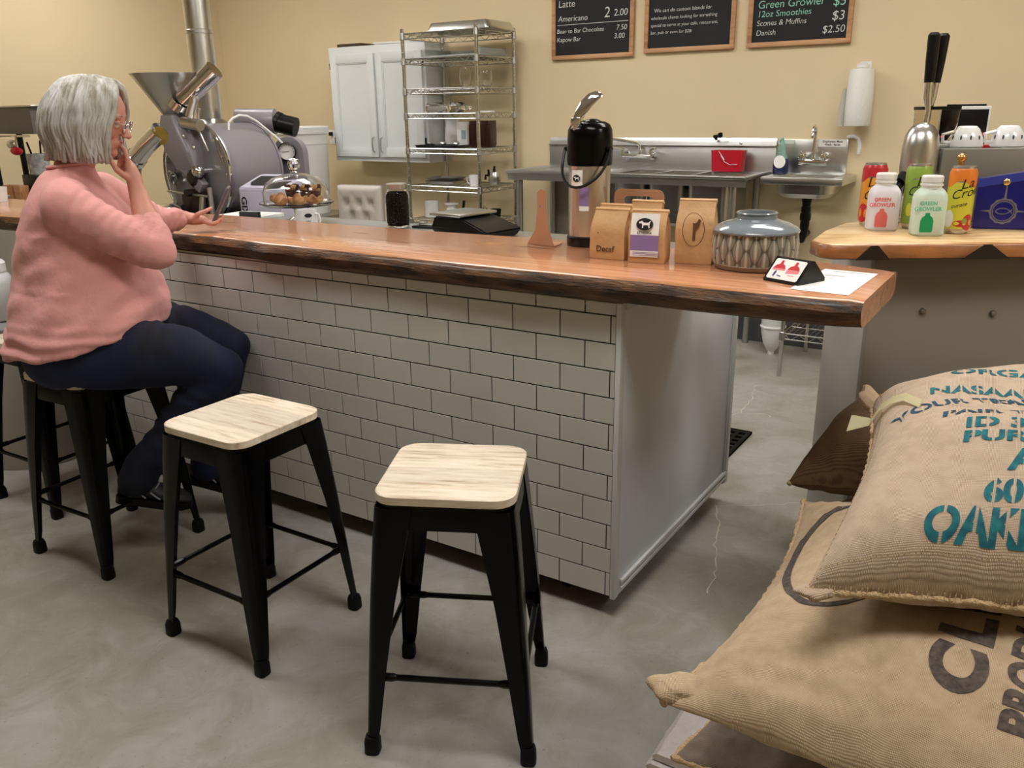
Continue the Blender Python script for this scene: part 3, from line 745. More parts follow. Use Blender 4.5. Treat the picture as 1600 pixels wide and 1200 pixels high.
# ------------------------------------------------------------------ wire shelving rack
RXL, RXR, RYF, RYB = -2.97, -2.36, 2.80, 3.25
rack = thing('wire_rack', 'tall chrome wire shelving rack with seven shelves of cups and trays', 'shelf rack', (RXL, RYF, 0))
for (x, y) in ((0, 0), (RXR-RXL, 0), (0, RYB-RYF), (RXR-RXL, RYB-RYF)):
    bm = BM(); cyl(bm, (x, y, .01), (x, y, 1.985), .0125, n=14)
    for k in range(38): lathe(bm, [(.0128, 0), (.0134, .002), (.0128, .004)], 12, mt=T(x, y, .06+k*.0508))
    lathe(bm, [(0, 0), (.02, 0), (.02, .012), (.0125, .02)], 14, mt=T(x, y, 0)); lathe(bm, [(.013, 0), (.013, .006), (0, .009)], 14, mt=T(x, y, 1.985)); obj('post', bm, M_wire, rack)
def wire_shelf(parent, w_, d_, z, name='wire_shelf', nx=26):
    bm = BM(); r = .0028
    for zz, rr in ((z, .0045), (z-.032, .004)):
        tube(bm, [(0, 0, zz), (w_, 0, zz), (w_, d_, zz), (0, d_, zz)], rr, 6, closed=True)
    for (a, b_) in (((0, 0), (w_, 0)), ((w_, 0), (w_, d_)), ((w_, d_), (0, d_)), ((0, d_), (0, 0))):
        n = int(hypot(b_[0]-a[0], b_[1]-a[1])/.045); pts = []
        for i in range(n+1):
            t = i/n; pts.append((a[0]+(b_[0]-a[0])*t, a[1]+(b_[1]-a[1])*t, z-(.032 if i % 2 else 0)))
        tube(bm, pts, .0028, 4)
    for i in range(1, nx):
        x = w_*i/nx; tube(bm, [(x, 0, z+.001), (x, d_, z+.001)], .0016, 4)
    for y in (d_*.33, d_*.66): tube(bm, [(0, y, z-.004), (w_, y, z-.004)], .003, 5)
    s = obj(name, bm, M_wire, parent)
    for x in (0, w_):
        for y in (0, d_): bm = BM(); lathe(bm, [(.013, z-.04), (.0185, z-.036), (.0165, z+.006), (.013, z+.010)], 14, cx=x, cy=y); obj('collar', bm, M_steelb, s)
    return s
SZ = [.30, .722, .958, 1.212, 1.443, 1.605, 1.80, 1.96]
for z in SZ: wire_shelf(rack, RXR-RXL, RYB-RYF, z)
# things on the rack
def lathe_thing(name, label, cat, prof, m, loc, n=28, group=None, rot=None, kind=None):
    bm = BM(); lathe(bm, prof, n); o = obj(name, bm, m, ang=50, loc=loc, rot=rot); return tag(o, label, cat, group)
def open_cup(r0, r1, h, th=.003): return [(0, 0), (r0, 0), (r1, h), (r1-th, h), (r0-th, th), (0, th)]
bm = BM(); box(bm, -.25, .25, -.17, .17, 0, .008, .003)
loft(bm, [[V((x, y, z)) for x, y in rrect(.50*s, .34*s, .03)] for z, s in ((.008, 1.0), (.05, .93), (.055, .9), (.05, .9), (.012, .96))], False, False)
bm2 = bm; box(bm, -.225, .225, -.15, .15, .046, .052); tag(obj('sheet_pan', bm, M_steel, loc=(-2.56, 3.03, 1.966), rot=(0, 0, .02)), 'upturned steel sheet pan on the top shelf of the wire rack', 'pan')
bm = BM(); box(bm, -.24, .24, -.16, .16, 0, .012, .004); box(bm, -.235, -.22, -.15, .15, .012, .055); box(bm, .2, .235, -.15, .15, .012, .05, .003)
box(bm, -.23, .23, .14, .155, .012, .055)
tag(obj('plastic_bin', bm, mat('frosted_plastic', rgb(200, 205, 200), .4, trans=.5), loc=(-2.62, 3.03, 1.806)), 'frosted clear plastic bin on the second rack shelf', 'bin')
for k, (x, y, h, r, lb) in enumerate(((-2.56, 2.95, .135, .045, 'tall clear glass turned up on the third rack shelf, left of the two'), (-2.41, 2.97, .105, .05, 'short round clear glass on the third rack shelf, right of the two'))):
    lathe_thing('drinking_glass', lb, 'glass', [(0, 0), (r*.7, 0), (r, h*.5), (r*.8, h), (r*.8-.002, h), (r-.002, h*.5), (r*.65, .006), (0, .006)], M_glass, (x, y, 1.608), group='glasses on the rack')
for k, (x, y, a, lb) in enumerate(((-2.88, 2.93, .2, 'clear plastic bottle lying on the fourth rack shelf, left one'), (-2.70, 2.95, -.1, 'clear plastic bottle lying on the fourth rack shelf, right one'))):
    bm = BM(); lathe(bm, [(0, 0), (.034, .002), (.036, .02), (.036, .11), (.014, .15), (.014, .17), (.017, .171), (.017, .185), (0, .186)], 24, mt=RY(pi/2)); tag(obj('plastic_bottle', bm, M_glass, loc=(x, y, 1.482), rot=(0, 0, a)), lb, 'bottle', 'clear bottles lying on the rack')
bm = BM(); box(bm, -.04, .04, -.03, .03, 0, .012, .002); tag(obj('napkin_stack', bm, M_paper, loc=(-2.42, 3.0, 1.446)), 'small white napkin stack on the fourth rack shelf', 'napkins')
bm = BM(); loft(bm, [[V((x, y, z)) for x, y in rrect(.36*s, .22*s, .02)] for z, s in ((0, .92), (.018, 1), (.018, .98), (.003, .9))], True, True)
tag(obj('black_tray', bm, M_blackp, loc=(-2.77, 2.95, 1.216)), 'shallow black tray on the fifth rack shelf', 'tray')
for k in range(3):
    bm = BM(); lathe(bm, [(0, 0), (.02, .002), (.026, .012), (.02, .02), (0, .022)], 16); tag(obj('metal_lid', bm, M_steel, loc=(-2.87+k*.1, 2.93+.02*k, 1.234), rot=(.1*k, .15, 0)), ('left', 'middle', 'right')[k]+' small steel lid in the black rack tray', 'lid', 'steel lids in the tray')
j = thing('white_pitcher', 'tall white pitcher with side handle at the back of the fifth rack shelf', 'pitcher', (-2.86, 3.19, 1.22))
bm = BM(); lathe(bm, [(0, 0), (.055, 0), (.06, .05), (.05, .16), (.055, .18), (.052, .18), (.047, .16), (0, .15)], 28); obj('body', bm, M_cer, j)
bm = BM(); tube(bm, [(.05, 0, .15), (.085, 0, .14), (.09, 0, .09), (.058, 0, .05)], .007, 8); obj('handle', bm, M_cer, j)
bm = BM(); box(bm, -.04, .04, -.03, .03, 0, .165, .003); o = tag(obj('white_carton', bm, M_paper, loc=(-2.66, 3.05, 1.22), rot=(0, 0, .2)), 'tall white carton with a pale blue patch on the fifth rack shelf', 'carton')
bm = BM(); box(bm, -.005, .03, -.0315, -.03, .05, .11); obj('label', bm, mat('pale_blue_print', rgb(150, 175, 180), .6), o)
M_maroon = mat('dark_maroon_plastic', rgb(48, 16, 18), .3, coat=.3)
for k, x in enumerate((-2.495, -2.402)):
    bm = BM(); loft(bm, [[V((x_, y_, z)) for x_, y_ in rrect(.085*s, .1*s, .02)] for z, s in ((0, .9), (.02, 1), (.16, 1), (.175, .96), (.175, .9), (.03, .88))], True, True)
    for q in range(5): box(bm, -.034+q*.015, -.03+q*.015, -.052, -.048, .02, .15)
    tag(obj('maroon_container', bm, M_maroon, loc=(x, 2.98, 1.219)), ('left' if k == 0 else 'right')+' dark maroon ribbed container on the fifth rack shelf', 'container', 'maroon containers')
for k in range(2):
    bm = BM(); loft(bm, [[V((x, y, z)) for x, y in rrect(.26*s, .2*s, .03)] for z, s in ((0, .8), (.022, 1), (.022, .97), (.004, .78))], True, True)
    tag(obj('steel_tray', bm, M_steel, loc=(-2.78, 2.98, .963+k*.025), rot=(0, 0, .1*k)), ('upper' if k else 'lower')+' of two nested steel trays on the sixth rack shelf', 'tray', 'steel trays on the rack')
def mug(name, label, loc, r=.04, h=.08, m=None, rz=0, dirx=1, cone=0):
    m = m or M_cer
    t = thing(name, label, 'mug', loc, rz)
    bm = BM(); lathe(bm, [(0, 0), (r*.85, 0), (r-cone, .006), (r, h), (r-.004, h), (r-cone-.004, .01), (0, .008)], 28); obj('cup_body', bm, m, t)
    bm = BM(); tube(bm, [(dirx*(r-.003), 0, h*.82), (dirx*(r+.02), 0, h*.8), (dirx*(r+.026), 0, h*.5), (dirx*(r+.016), 0, h*.25), (dirx*(r-.004), 0, h*.18)], .0045, 8); obj('handle', bm, m, t)
    return t
mug('white_mug', 'white mug with loop handle on the sixth rack shelf by the corner post', (-2.47, 2.9, .962), .042, .075, rz=pi, cone=.008)
t = thing('milk_pitcher', 'round steel milk jug with black handle on the sixth rack shelf', 'jug', (-2.425, 3.08, .962))
bm = BM(); lathe(bm, [(0, 0), (.035, 0), (.045, .03), (.035, .07), (.03, .085), (.028, .085), (0, .08)], 24); obj('body', bm, M_steel, t)
bm = BM(); tube(bm, [(0, 0, .085), (-.004, 0, .10), (0, 0, .125)], [.012, .009, .008], 10); tube(bm, [(-.04, 0, .06), (-.075, 0, .06), (-.08, 0, .03)], .008, 8); tube(bm, [(-.05, 0, .06), (-.052, 0, .10)], .008, 8); obj('handle', bm, M_blackp, t)
mug('white_mug', 'plain straight white mug on the lowest visible rack shelf', (-2.88, 2.93, .726), .052, .115, rz=2.6)
t = thing('coffee_dripper', 'white ceramic pour over cone dripper upside down on the lowest visible rack shelf', 'dripper', (-2.70, 2.93, .726))
bm = BM(); lathe(bm, [(0, 0), (.062, 0), (.03, .085), (.035, .095), (.05, .1), (.05, .108), (0, .108)], 28); obj('cone', bm, M_cer, t)
bm = BM(); tube(bm, [(.03, 0, .02), (.085, 0, .03), (.1, 0, .06), (.11, .0, .13)], .010, 8); obj('handle', bm, M_blackp, t)
lathe_thing('saucer', 'small white saucer beside the dripper on the rack', 'saucer', [(0, 0), (.03, 0), (.055, .012), (.053, .014), (0, .004)], M_cer, (-2.58, 2.88, .726))
lathe_thing('brass_tin', 'shiny round brass coloured tin on the lowest visible rack shelf', 'tin', [(0, 0), (.03, 0), (.038, .02), (.034, .05), (.02, .06), (0, .06)], mat('brass', rgb(200, 170, 120), .15, 1), (-2.46, 3.0, .726))
lathe_thing('dark_cup', 'dark glazed cup on the lowest visible rack shelf', 'cup', open_cup(.03, .04, .065), M_blackp, (-2.42, 3.08, .726))
lathe_thing('glass_decanter', 'small clear glass decanter at the right end of the lowest visible rack shelf', 'decanter', [(0, 0), (.035, 0), (.04, .02), (.014, .06), (.012, .075), (.018, .08), (.012, .1), (0, .102)], M_glass, (-2.405, 2.92, .726))

# ------------------------------------------------------------------ stainless sink unit
sk = thing('sink_unit', 'long stainless steel sink unit with drainboards and backsplash along the back wall', 'sink', (-2.12, 2.75, 0))
W_ = 1.585; zd = 1.075
bm = BM(); prism(bm, [(.58, zd-.03), (.58, 1.245), (.595, 1.275), (.598, 1.275), (.598, zd-.03)], 0, W_, mt=M(((0, 0, 1, 0), (1, 0, 0, 0), (0, 1, 0, 0), (0, 0, 0, 1)))); box(bm, 0, W_, .56, .585, 1.225, 1.232, .002); obj('backsplash', bm, M_steelb, sk)
bx = [.72, .95, 1.20, 1.47]
bm = BM()
box(bm, 0, bx[0], .02, .58, zd-.012, zd); box(bm, bx[3], W_, .02, .58, zd-.012, zd); box(bm, bx[0], bx[3], .02, .09, zd-.012, zd); box(bm, bx[0], bx[3], .50, .58, zd-.012, zd)
for x in bx[1:3]: box(bm, x-.012, x+.012, .09, .5, zd-.012, zd)
for k in range(9): box(bm, .1, .62, .1+k*.045, .106+k*.045, zd, zd+.003, .001)
obj('deck', bm, M_steelb, sk)
bm = BM(); tube(bm, [(0, .58, zd), (0, .012, zd+.004), (W_, .012, zd+.004), (W_, .5, zd)], .011, 10); obj('rolled_rim', bm, M_steel, sk)
bm = BM(); box(bm, 0, W_, .03, .04, zd-.05, zd-.012); obj('apron', bm, M_steelb, sk)
for a, b_ in zip(bx, bx[1:]):
    bm = BM(); a += .012; b_ -= .012
    loft(bm, [[V(((a+b_)/2+x, .295+y, z)) for x, y in rrect((b_-a)*s, .41*s, .04)] for z, s in ((zd-.004, 1), (zd-.28, .96), (zd-.30, .85), (zd-.295, .83), (zd-.275, .93), (zd-.004, .975))], False, False)
    lathe(bm, [(0, zd-.31), (.04, zd-.31), (.045, zd-.29), (0, zd-.29)], 16, cx=(a+b_)/2, cy=.295); obj('bowl', bm, M_steel, sk)
for x in (.06, .70, 1.5):
    for y in (.08, .52):
        bm = BM(); cyl(bm, (x, y, 0), (x, y, zd-.02), .02, n=14); obj('leg', bm, M_steelb, sk)
bm = BM(); tube(bm, [(.06, .08, .25), (1.5, .08, .25)], .012); tube(bm, [(.06, .52, .25), (1.5, .52, .25)], .012); obj('leg_rail', bm, M_steelb, sk)
bm = BM(); box(bm, .06, .66, .55, .57, .1, zd-.06); obj('rear_panel', bm, M_panel2, sk)
bm = BM(); tube(bm, [(1.21, .57, 1.27), (1.21, .53, 1.285), (1.25, .53, 1.29)], .010, 8); lathe(bm, [(.014, 0), (.014, .02)], 14, mt=T(1.25, .53, 1.285) @ RX(.5)); obj('hose_bracket', bm, M_blackp, sk)
bm = BM(); lathe(bm, [(.0, 0), (.012, 0), (.012, .004), (.008, .006), (0, .006)], 16, mt=T(1.365, .585, 1.24) @ RX(pi/2)); obj('splash_plug', bm, M_chrome, sk)
fc = thing('wall_faucet', 'chrome wall faucet with long swing spout on the sink backsplash', 'faucet', (-1.43, 3.33, 1.16))
bm = BM(); tube(bm, [(-.1, -.05, 0), (.1, -.05, 0)], .015, 12)
for x in (-.09, .09): tube(bm, [(x, 0, 0), (x, -.05, 0)], .014, 10); cyl(bm, (x, -.002, 0), (x, -.012, 0), .028, n=18)
obj('mixer_bar', bm, M_chrome, fc)
bm = BM(); tube(bm, [(.02, -.05, .01), (.02, -.055, .065), (.0, -.07, .085), (-.06, -.13, .10), (-.15, -.22, .12), (-.18, -.25, .115), (-.185, -.255, .08)], [.012, .010, .010, .009, .009, .009, .009], 12); obj('spout', bm, M_chrome, fc)
for x, m_ in ((-.1, 1), (.1, 1)):
    bm = BM(); cyl(bm, (x, -.05, 0), (x, -.05, .045), .013, .010, n=14); tube(bm, [(x, -.05, .045), (x-.02 if x < 0 else x+.02, -.07, .05), (x-.06 if x < 0 else x+.055, -.10, .052)], [.010, .008, .006], 8); obj('lever_handle', bm, M_chrome, fc)
bn = thing('red_bin', 'small red plastic bin against the sink backsplash with a white cord', 'bin', (-.80, 3.25, 1.08))
bm = BM(); loft(bm, [[V((x, y, z)) for x, y in rrect(.2*s, .09*s, .012)] for z, s in ((0, .93), (.115, 1), (.122, 1.03), (.125, 1.03), (.125, .97), (.004, .9))], True, True); obj('bin_body', bm, mat('red_plastic', rgb(190, 25, 45), .35), bn)
bm = BM(); tube(bm, [(-.05, -.045, .12), (-.035, -.05, .105), (-.01, -.052, .06), (.03, -.052, .04), (.07, -.05, .045)], .0018, 6); tube(bm, [(-.03, -.052, .095), (-.01, -.054, .07)], .004, 6); obj('cord', bm, M_whitep, bn)
bm = text_bm('RED BIN', .014, .02); xf(bm, bm.verts[:], T(.045, -.0485, .06) @ RX(pi/2)); obj('print', bm, M_paper, bn) if False else bm.free()

hs = thing('hand_sink', 'small stainless wall mounted hand sink with gooseneck faucet and black drain', 'sink', (-.505, 2.95, 0))
bm = BM(); box(bm, 0, .385, .37, .40, 1.05, 1.27, .003); obj('back_plate', bm, M_steel, hs)
bm = BM()
for a in ((.0, .45, 0, .05), (0, .07, .05, .33), (.38, .45, .05, .33), (0, .45, .33, .38)): box(bm, a[0], a[1], a[2], a[3], 1.035, 1.075, .003)
obj('rim', bm, M_steel, hs)
bm = BM(); loft(bm, [[V((.225+x, .19+y, z)) for x, y in rrect(.31*s, .28*s, .06)] for z, s in ((1.07, 1), (.98, .97), (.955, .8), (.96, .78), (.99, .93), (1.07, .96))], False, False); box(bm, .15, .3, .12, .26, .955, .96); obj('basin', bm, M_steel, hs)
bm = BM(); lathe(bm, [(.03, .95), (.022, .90), (.026, .90), (.028, .87)], 18, cx=.225, cy=.19); tube(bm, [(.225, .19, .88), (.225, .19, .80), (.22, .2, .74), (.205, .22, .70), (.19, .26, .70), (.19, .40, .72)], [.024, .026, .024, .022, .022, .022], 12); lathe(bm, [(.03, .82), (.032, .84), (.03, .86)], 18, cx=.225, cy=.19); obj('drain_trap', bm, M_blackp, hs)
gf = thing('gooseneck_faucet', 'chrome gooseneck faucet with two cross handles above the hand sink', 'faucet', (-.30, 3.315, 1.14))
bm = BM(); box(bm, -.085, .085, -.05, 0, -.018, .018, .006); obj('faucet_body', bm, M_chrome, gf)
for x in (-.06, .06):
    bm = BM(); lathe(bm, [(0, 0), (.02, 0), (.022, .02), (.012, .035), (0, .036)], 16, mt=T(x, -.04, .02) @ RX(.5)); 
    for a in range(4): tube(bm, [(x, -.05, .04), (x+.026*cos(a*pi/2+.4), -.055, .04+.026*sin(a*pi/2+.4))], .006, 6)
    obj('cross_handle', bm, M_chrome, gf)
bm = BM(); pts = [(0, -.03, .01), (0, -.03, .16)]+[V((-.0, -.03-.035+.035*cos(a), .165+.04*sin(a))) for a in (.3, .8, 1.57, 2.2, 2.8)]+[(-.0, -.10, .14)]
tube(bm, pts, [.012]+[.009]*(len(pts)-2)+[.011], 12); cyl(bm, (0, -.03, .005), (0, -.03, .04), .017, .012, n=16); obj('spout', bm, M_chrome, gf)
sg = BM(); box(sg, 0, .155, -.003, 0, 0, .042); sg = obj('hand_washing_sign', sg, M_paper, loc=(-.285, 3.318, 1.228)); tag(sg, 'white sign reading Employees Must Wash Hands on the hand sink splash', 'sign')
text('Employees Must', .017, T(.078, -.0035, .024) @ RX(pi/2), M_ink, sg, bold=.02, align='CENTER'); text('Wash Hands', .017, T(.078, -.0035, .007) @ RX(pi/2), M_ink, sg, bold=.02, align='CENTER')
sg = BM(); box(sg, 0, .10, -.003, 0, 0, .022); sg = obj('maker_sticker', sg, mat('pale_green_label', rgb(200, 212, 205), .5), loc=(-.525, 3.318, 1.243)); tag(sg, 'small pale sticker with a dark dot at the left of the hand sink splash', 'sticker')
bm = BM(); lathe(bm, [(0, 0), (.008, 0), (0, .0006)], 16, mt=T(.02, -.0032, .011) @ RX(pi/2)); obj('dot', bm, M_ink, sg)
t = thing('soap_bottle', 'dish soap bottle with navy lower half and clear pump top on the hand sink', 'bottle', (-.47, 3.22, 1.077))
bm = BM(); lathe(bm, [(0, 0), (.042, 0), (.046, .01), (.046, .07), (.04, .085), (0, .085)], 28, mt=M.Diagonal((1, .7, 1, 1))); obj('lower_body', bm, mat('navy_liquid', rgb(20, 30, 80), .15, coat=.5), t)
bm = BM(); lathe(bm, [(.04, .085), (.026, .12), (.022, .15), (.016, .165), (0, .166)], 28, mt=M.Diagonal((1, .7, 1, 1))); obj('clear_top', bm, mat('green_tint_plastic', rgb(170, 215, 200), .1, trans=.6), t)
bm = BM(); lathe(bm, [(.012, .16), (.012, .19), (.008, .192), (.008, .205), (0, .206)], 16); tube(bm, [(0, 0, .2), (0, -.03, .2), (0, -.036, .192)], .005, 8); obj('pump', bm, mat('green_tint_plastic2', rgb(150, 200, 190), .3), t)
bm = BM(); lathe(bm, [(0, 0), (.035, 0), (.033, .002), (0, .002)], 28, mt=T(0, -.0325, .068) @ RX(pi/2) @ M.Diagonal((1, 1.05, 1, 1))); obj('oval_label', bm, M_paper, t)
# paper towel
t = thing('paper_towel_roll', 'white paper towel roll hanging upright on the wall above the hand sink', 'paper towel', (-.075, 3.265, 1.345), 0)
bm = BM(); lathe(bm, [(0, 0), (.068, 0), (.072, .006), (.074, .15), (.066, .30), (.064, .305), (.02, .305), (.02, .29), (0, .29)], 36); obj('roll', bm, mat('towel_paper', rgb(232, 232, 226), .85, bump=.4, bump_scale=90), t)
bm = BM(); pts = [[V((-.070, .0, z)), V((-.074, -.03, z)), V((-.082-.012*(z < .15), -.055, z))] for z in (.0, .1, .2)]
rr = [[bm.verts.new(p) for p in r] for r in pts]
for a, b_ in zip(rr, rr[1:]):
    for i in range(2): bm.faces.new((a[i], a[i+1], b_[i+1], b_[i]))
bmesh.ops.solidify(bm, geom=bm.faces[:], thickness=.001); obj('loose_sheet', bm, MATS['towel_paper'], t)
bm = BM(); lathe(bm, [(.018, .30), (.034, .31), (.034, .325), (.02, .336), (0, .338)], 20); box(bm, -.012, .012, 0, .085, .312, .322, .003); box(bm, -.03, .03, .078, .085, .27, .345, .003); obj('wall_holder', bm, M_whitep, t)
bm = BM(); tube(bm, [(-.13, 3.345, 1.283), (-.09, 3.32, 1.287), (-.065, 3.315, 1.275), (-.055, 3.315, 1.24), (-.058, 3.32, 1.19)], .011, 12); tag(obj('pipe_stub', bm, M_whitep), 'white plastic pipe elbow on the wall right of the hand sink', 'pipe')

# ------------------------------------------------------------------ chalkboards
M_board = mat('chalkboard', rgb(26, 26, 28), .7, noise_amt=.25, noise_scale=4); M_fr = wood('oak_frame', rgb(186, 140, 100), rgb(200, 156, 116), rgb(160, 112, 76), rough=.5, coat=0)
M_chalk = mat('chalk', rgb(205, 208, 205), .95); M_chalkg = mat('mint_chalk', rgb(150, 210, 190), .95)
def board(x0, x1, z0, z1, label):
    t = thing('chalkboard', label, 'chalkboard', (x0, 3.345, z0), 0, 'chalkboards on the back wall')
    w_, h_ = x1-x0, z1-z0; f = .027
    bm = BM(); box(bm, f*.8, w_-f*.8, -.012, -.004, f*.8, h_-f*.8); obj('slate', bm, M_board, t)
    for a in ((0, w_, 0, f), (0, w_, h_-f, h_), (0, f, f, h_-f), (w_-f, w_, f, h_-f)):
        bm = BM(); box(bm, a[0], a[1], -.022, 0, a[2], a[3], .002); obj('frame_rail', bm, M_fr, t)
    return t
def chalk(t, s, x, z, size, m=None, ang=.0, sh=.1): text(s, size, T(x, -.0125, z) @ RX(pi/2) @ RZ(ang), m or M_chalk, t, name='chalk_writing', shear=sh, bold=-.006)
b1 = board(-2.102, -1.501, 1.778, 2.56, 'left chalkboard menu with prices for latte and chocolate bars')
chalk(b1, 'Latte', .045, .325, .062); chalk(b1, '3', .38, .35, .07); chalk(b1, '3.50', .47, .36, .06)
chalk(b1, 'Americano', .045, .238, .050); chalk(b1, '2', .385, .245, .09); chalk(b1, '2.00', .455, .25, .058)
chalk(b1, 'Bean to Bar Chocolate', .035, .165, .038); chalk(b1, '7.50', .475, .165, .045); chalk(b1, 'Kapow Bar', .035, .112, .040); chalk(b1, '3.00', .46, .115, .045)
bm = BM(); box(bm, .04, .56, -.0128, -.012, .215, .218); obj('chalk_line', bm, M_chalk, b1)
b2 = board(-1.426, -.839, 1.792, 2.54, 'middle chalkboard with small handwritten notes about custom blends')
for i, s in enumerate(('We can do custom blends for', 'wholesale clients looking for something', 'special to serve at your cafe, restaurant,', 'bar, pub or even for B2B')): chalk(b2, s, .06-.02*(i > 0), .235-.042*i, .031-.004*(i > 0))
b3 = board(-.76, -.168, 1.792, 2.52, 'right chalkboard menu headed Green Growler with smoothies and muffins')
chalk(b3, 'Green Growler', .05, .212, .060, M_chalkg); chalk(b3, '12oz Smoothies', .05, .165, .048, M_chalkg); chalk(b3, '$5', .475, .20, .07, M_chalkg); chalk(b3, 'Scones & Muffins', .05, .118, .042); chalk(b3, '$3', .475, .125, .07); chalk(b3, 'Danish', .05, .065, .042); chalk(b3, '$2.50', .43, .06, .055)

# ------------------------------------------------------------------ floor things behind the island
wr = thing('low_wire_rack', 'low chrome wire rack on the floor under the hand sink', 'rack', (-.23, 2.66, 0))
for x in (0, .75):
    for y in (0, .58):
        bm = BM(); cyl(bm, (x, y, 0), (x, y, .42), .0125, n=12); obj('post', bm, M_wire, wr)
for z in (.25, .40): wire_shelf(wr, .75, .58, z)
bm = BM(); loft(bm, [[V((x, y, z)) for x, y in rrect(.2*s, .16*s, .04)] for z, s in ((0, .9), (.03, 1.05), (.07, .9), (.1, .4))]); tag(obj('plastic_bag', bm, mat('cream_film', rgb(196, 188, 150), .3), loc=(-.08, 3.0, .256)), 'yellowish plastic bag on the low wire rack', 'bag')
t = thing('plastic_urn', 'white conical plastic urn standing on the floor beside the low wire rack', 'urn', (-.40, 3.09, 0))
bm = BM(); lathe(bm, [(0, 0), (.02, 0), (.02, .02), (.03, .028), (.052, .07), (.066, .13), (.070, .17), (.073, .172), (.073, .182), (.070, .184), (.072, .27), (.088, .30), (.092, .31), (.088, .315), (0, .31)], 32); obj('urn_body', bm, M_whitep, t)
bm = BM(); lathe(bm, [(.0745, .17), (.077, .174), (.077, .18), (.0745, .184)], 32); obj('band', bm, M_paper, t)
mt_ = thing('floor_mat', 'black rubber grid mat on the floor behind the island', 'mat', (-1.55, 1.08, 0))
bm = BM()
for i in range(30): box(bm, i*.05, i*.05+.018, 0, .6, 0, .012)
for i in range(13): box(bm, 0, 1.468, i*.0485, i*.0485+.018, 0, .0118)
obj('grid', bm, M_rubber, mt_)
for a in ((-.02, 0, -.02, .62), (1.448, 1.468, -.02, .62), (-.02, 1.468, -.02, 0), (-.02, 1.468, .6, .62)):
    bm = BM(); box(bm, a[0], a[1], a[2], a[3], 0, .013, .003); obj('border', bm, M_rubber, mt_)
# ------------------------------------------------------------------ things on the slab
ZS = 1.0405
def dog(bm, s, mt, z=0):
    p = [(-.5, .12), (-.42, .22), (-.30, .20), (-.26, .30), (-.18, .20), (-.05, .13), (.2, .13), (.34, .16), (.46, .30), (.5, .28), (.42, .08), (.40, -.05), (.43, -.30), (.34, -.30), (.30, -.08), (.05, -.08), (-.10, -.10), (-.12, -.30), (-.21, -.30), (-.2, -.05), (-.27, .06), (-.38, .07), (-.48, .05)]
    prism(bm, [(x*s, y*s) for x, y in p], z, z+.0004, mt=mt)
def ovale(bm, rx, ry, mt, z=0): prism(bm, [(rx*cos(a*pi/18), ry*sin(a*pi/18)) for a in range(36)], z, z+.0003, mt=mt)
def kraft_bag(loc, rz, w_, d_, h, label, seed=0):
    t = thing('coffee_bag', label, 'coffee bag', loc, rz, 'kraft paper coffee bags on the slab')
    bm = BM(); rings = []; n = 7
    def wob(x, y, z): return noise.noise(V((x*30+seed, y*30, z*28+seed)))*.0035
    for q, ws, ds, gus in ((0, .97, .97, 0), (.03, 1, 1, 0), (.2, 1.01, 1.02, .0), (.4, 1.0, 1.03, .0), (.55, 1.0, 1.0, .03), (.68, 1.0, .88, .10), (.78, .99, .66, .22), (.86, .98, .42, .34), (.93, .98, .2, .2), (1.0, .98, .07, 0)):
        W2, D2 = w_*ws/2, d_*ds/2; ring = []
        for i in range(n): t_ = i/(n-1); ring.append((-W2+2*W2*t_, -D2))
        for i in range(1, 4): t_ = i/4; ring.append((W2-gus*w_*.5*(1-abs(2*t_-1)), -D2+2*D2*t_))
        for i in range(n): t_ = i/(n-1); ring.append((W2-2*W2*t_, D2))
        for i in range(1, 4): t_ = i/4; ring.append((-W2+gus*w_*.5*(1-abs(2*t_-1)), D2-2*D2*t_))
        z = q*h; k = 0 if q < .02 else 1
        rings.append([V((x, y+k*wob(x, y, z)*(1.6 if q > .5 else .7), z+k*.4*wob(x+5, y, z))) for x, y in ring])
    loft(bm, rings); obj('bag_body', bm, M_kraft, t, ang=28)
    bm = BM(); tilt = RX(.35); box(bm, -w_*.5, w_*.5, -.006, .006, -.004, .004, .0015, mt=T(0, .004, h+.002) @ tilt); box(bm, -w_*.49, w_*.49, -.003, .012, -.008, -.004, .001, mt=T(0, .004, h+.001) @ tilt); obj('folded_top', bm, M_kraft, t)
    return t
M_lav = mat('lavender_print', rgb(138, 118, 172), .6); M_emb = mat('brown_print', rgb(96, 66, 40), .7)
def front(t, w_, d_, z, y=None): return T(0, -(d_/2)*1.04-.0012, z) @ RX(pi/2)
bag = kraft_bag((-.121, .243, ZS), .02, .108, .068, .136, 'kraft paper coffee bag printed Decaf, leftmost in the front row', 1)
text('Decaf', .024, T(-.033, -.0365, .022) @ RX(pi/2), M_emb, bag, bold=.01)
bm = BM(); lathe(bm, [(0, 0), (.002, 0), (0, .001)], 10, mt=T(-.028, -.0365, .075) @ RX(pi/2)); obj('valve', bm, M_ink, bag)
bag = kraft_bag((.0, .237, ZS), .16, .104, .068, .138, 'coffee bag with white and lavender dog logo label', 2)
f_ = T(-.006, -.0372, 0) @ RX(pi/2)
for (x0, x1, z0, z1, m_) in ((-.040, .040, .078, .136, M_paper), (-.040, .040, .034, .078, M_lav), (-.040, .040, .017, .034, M_paper)):
    bm = BM(); n_ = 8
    box(bm, x0, x1, z0, z1, 0, .0008, mt=f_ @ T(0, 0, -.0002) @ (RX(0) if z1 < .1 else T(0, 0, 0)));
    if z1 > .1:
        for v in bm.verts:
            if v.co.z > .11: v.co.y += .012
    obj('label', bm, m_, bag)
bm = BM()
for z in (.021, .025, .029): box(bm, -.039, .039, -.0385, -.0375, z, z+.0012)
obj('label_lines', bm, M_lav, bag)
bm = BM(); ovale(bm, .024, .017, f_ @ T(0, .107, .0026-.0075) @ RX(-.2), .0048); obj('logo_oval', bm, M_ink, bag)
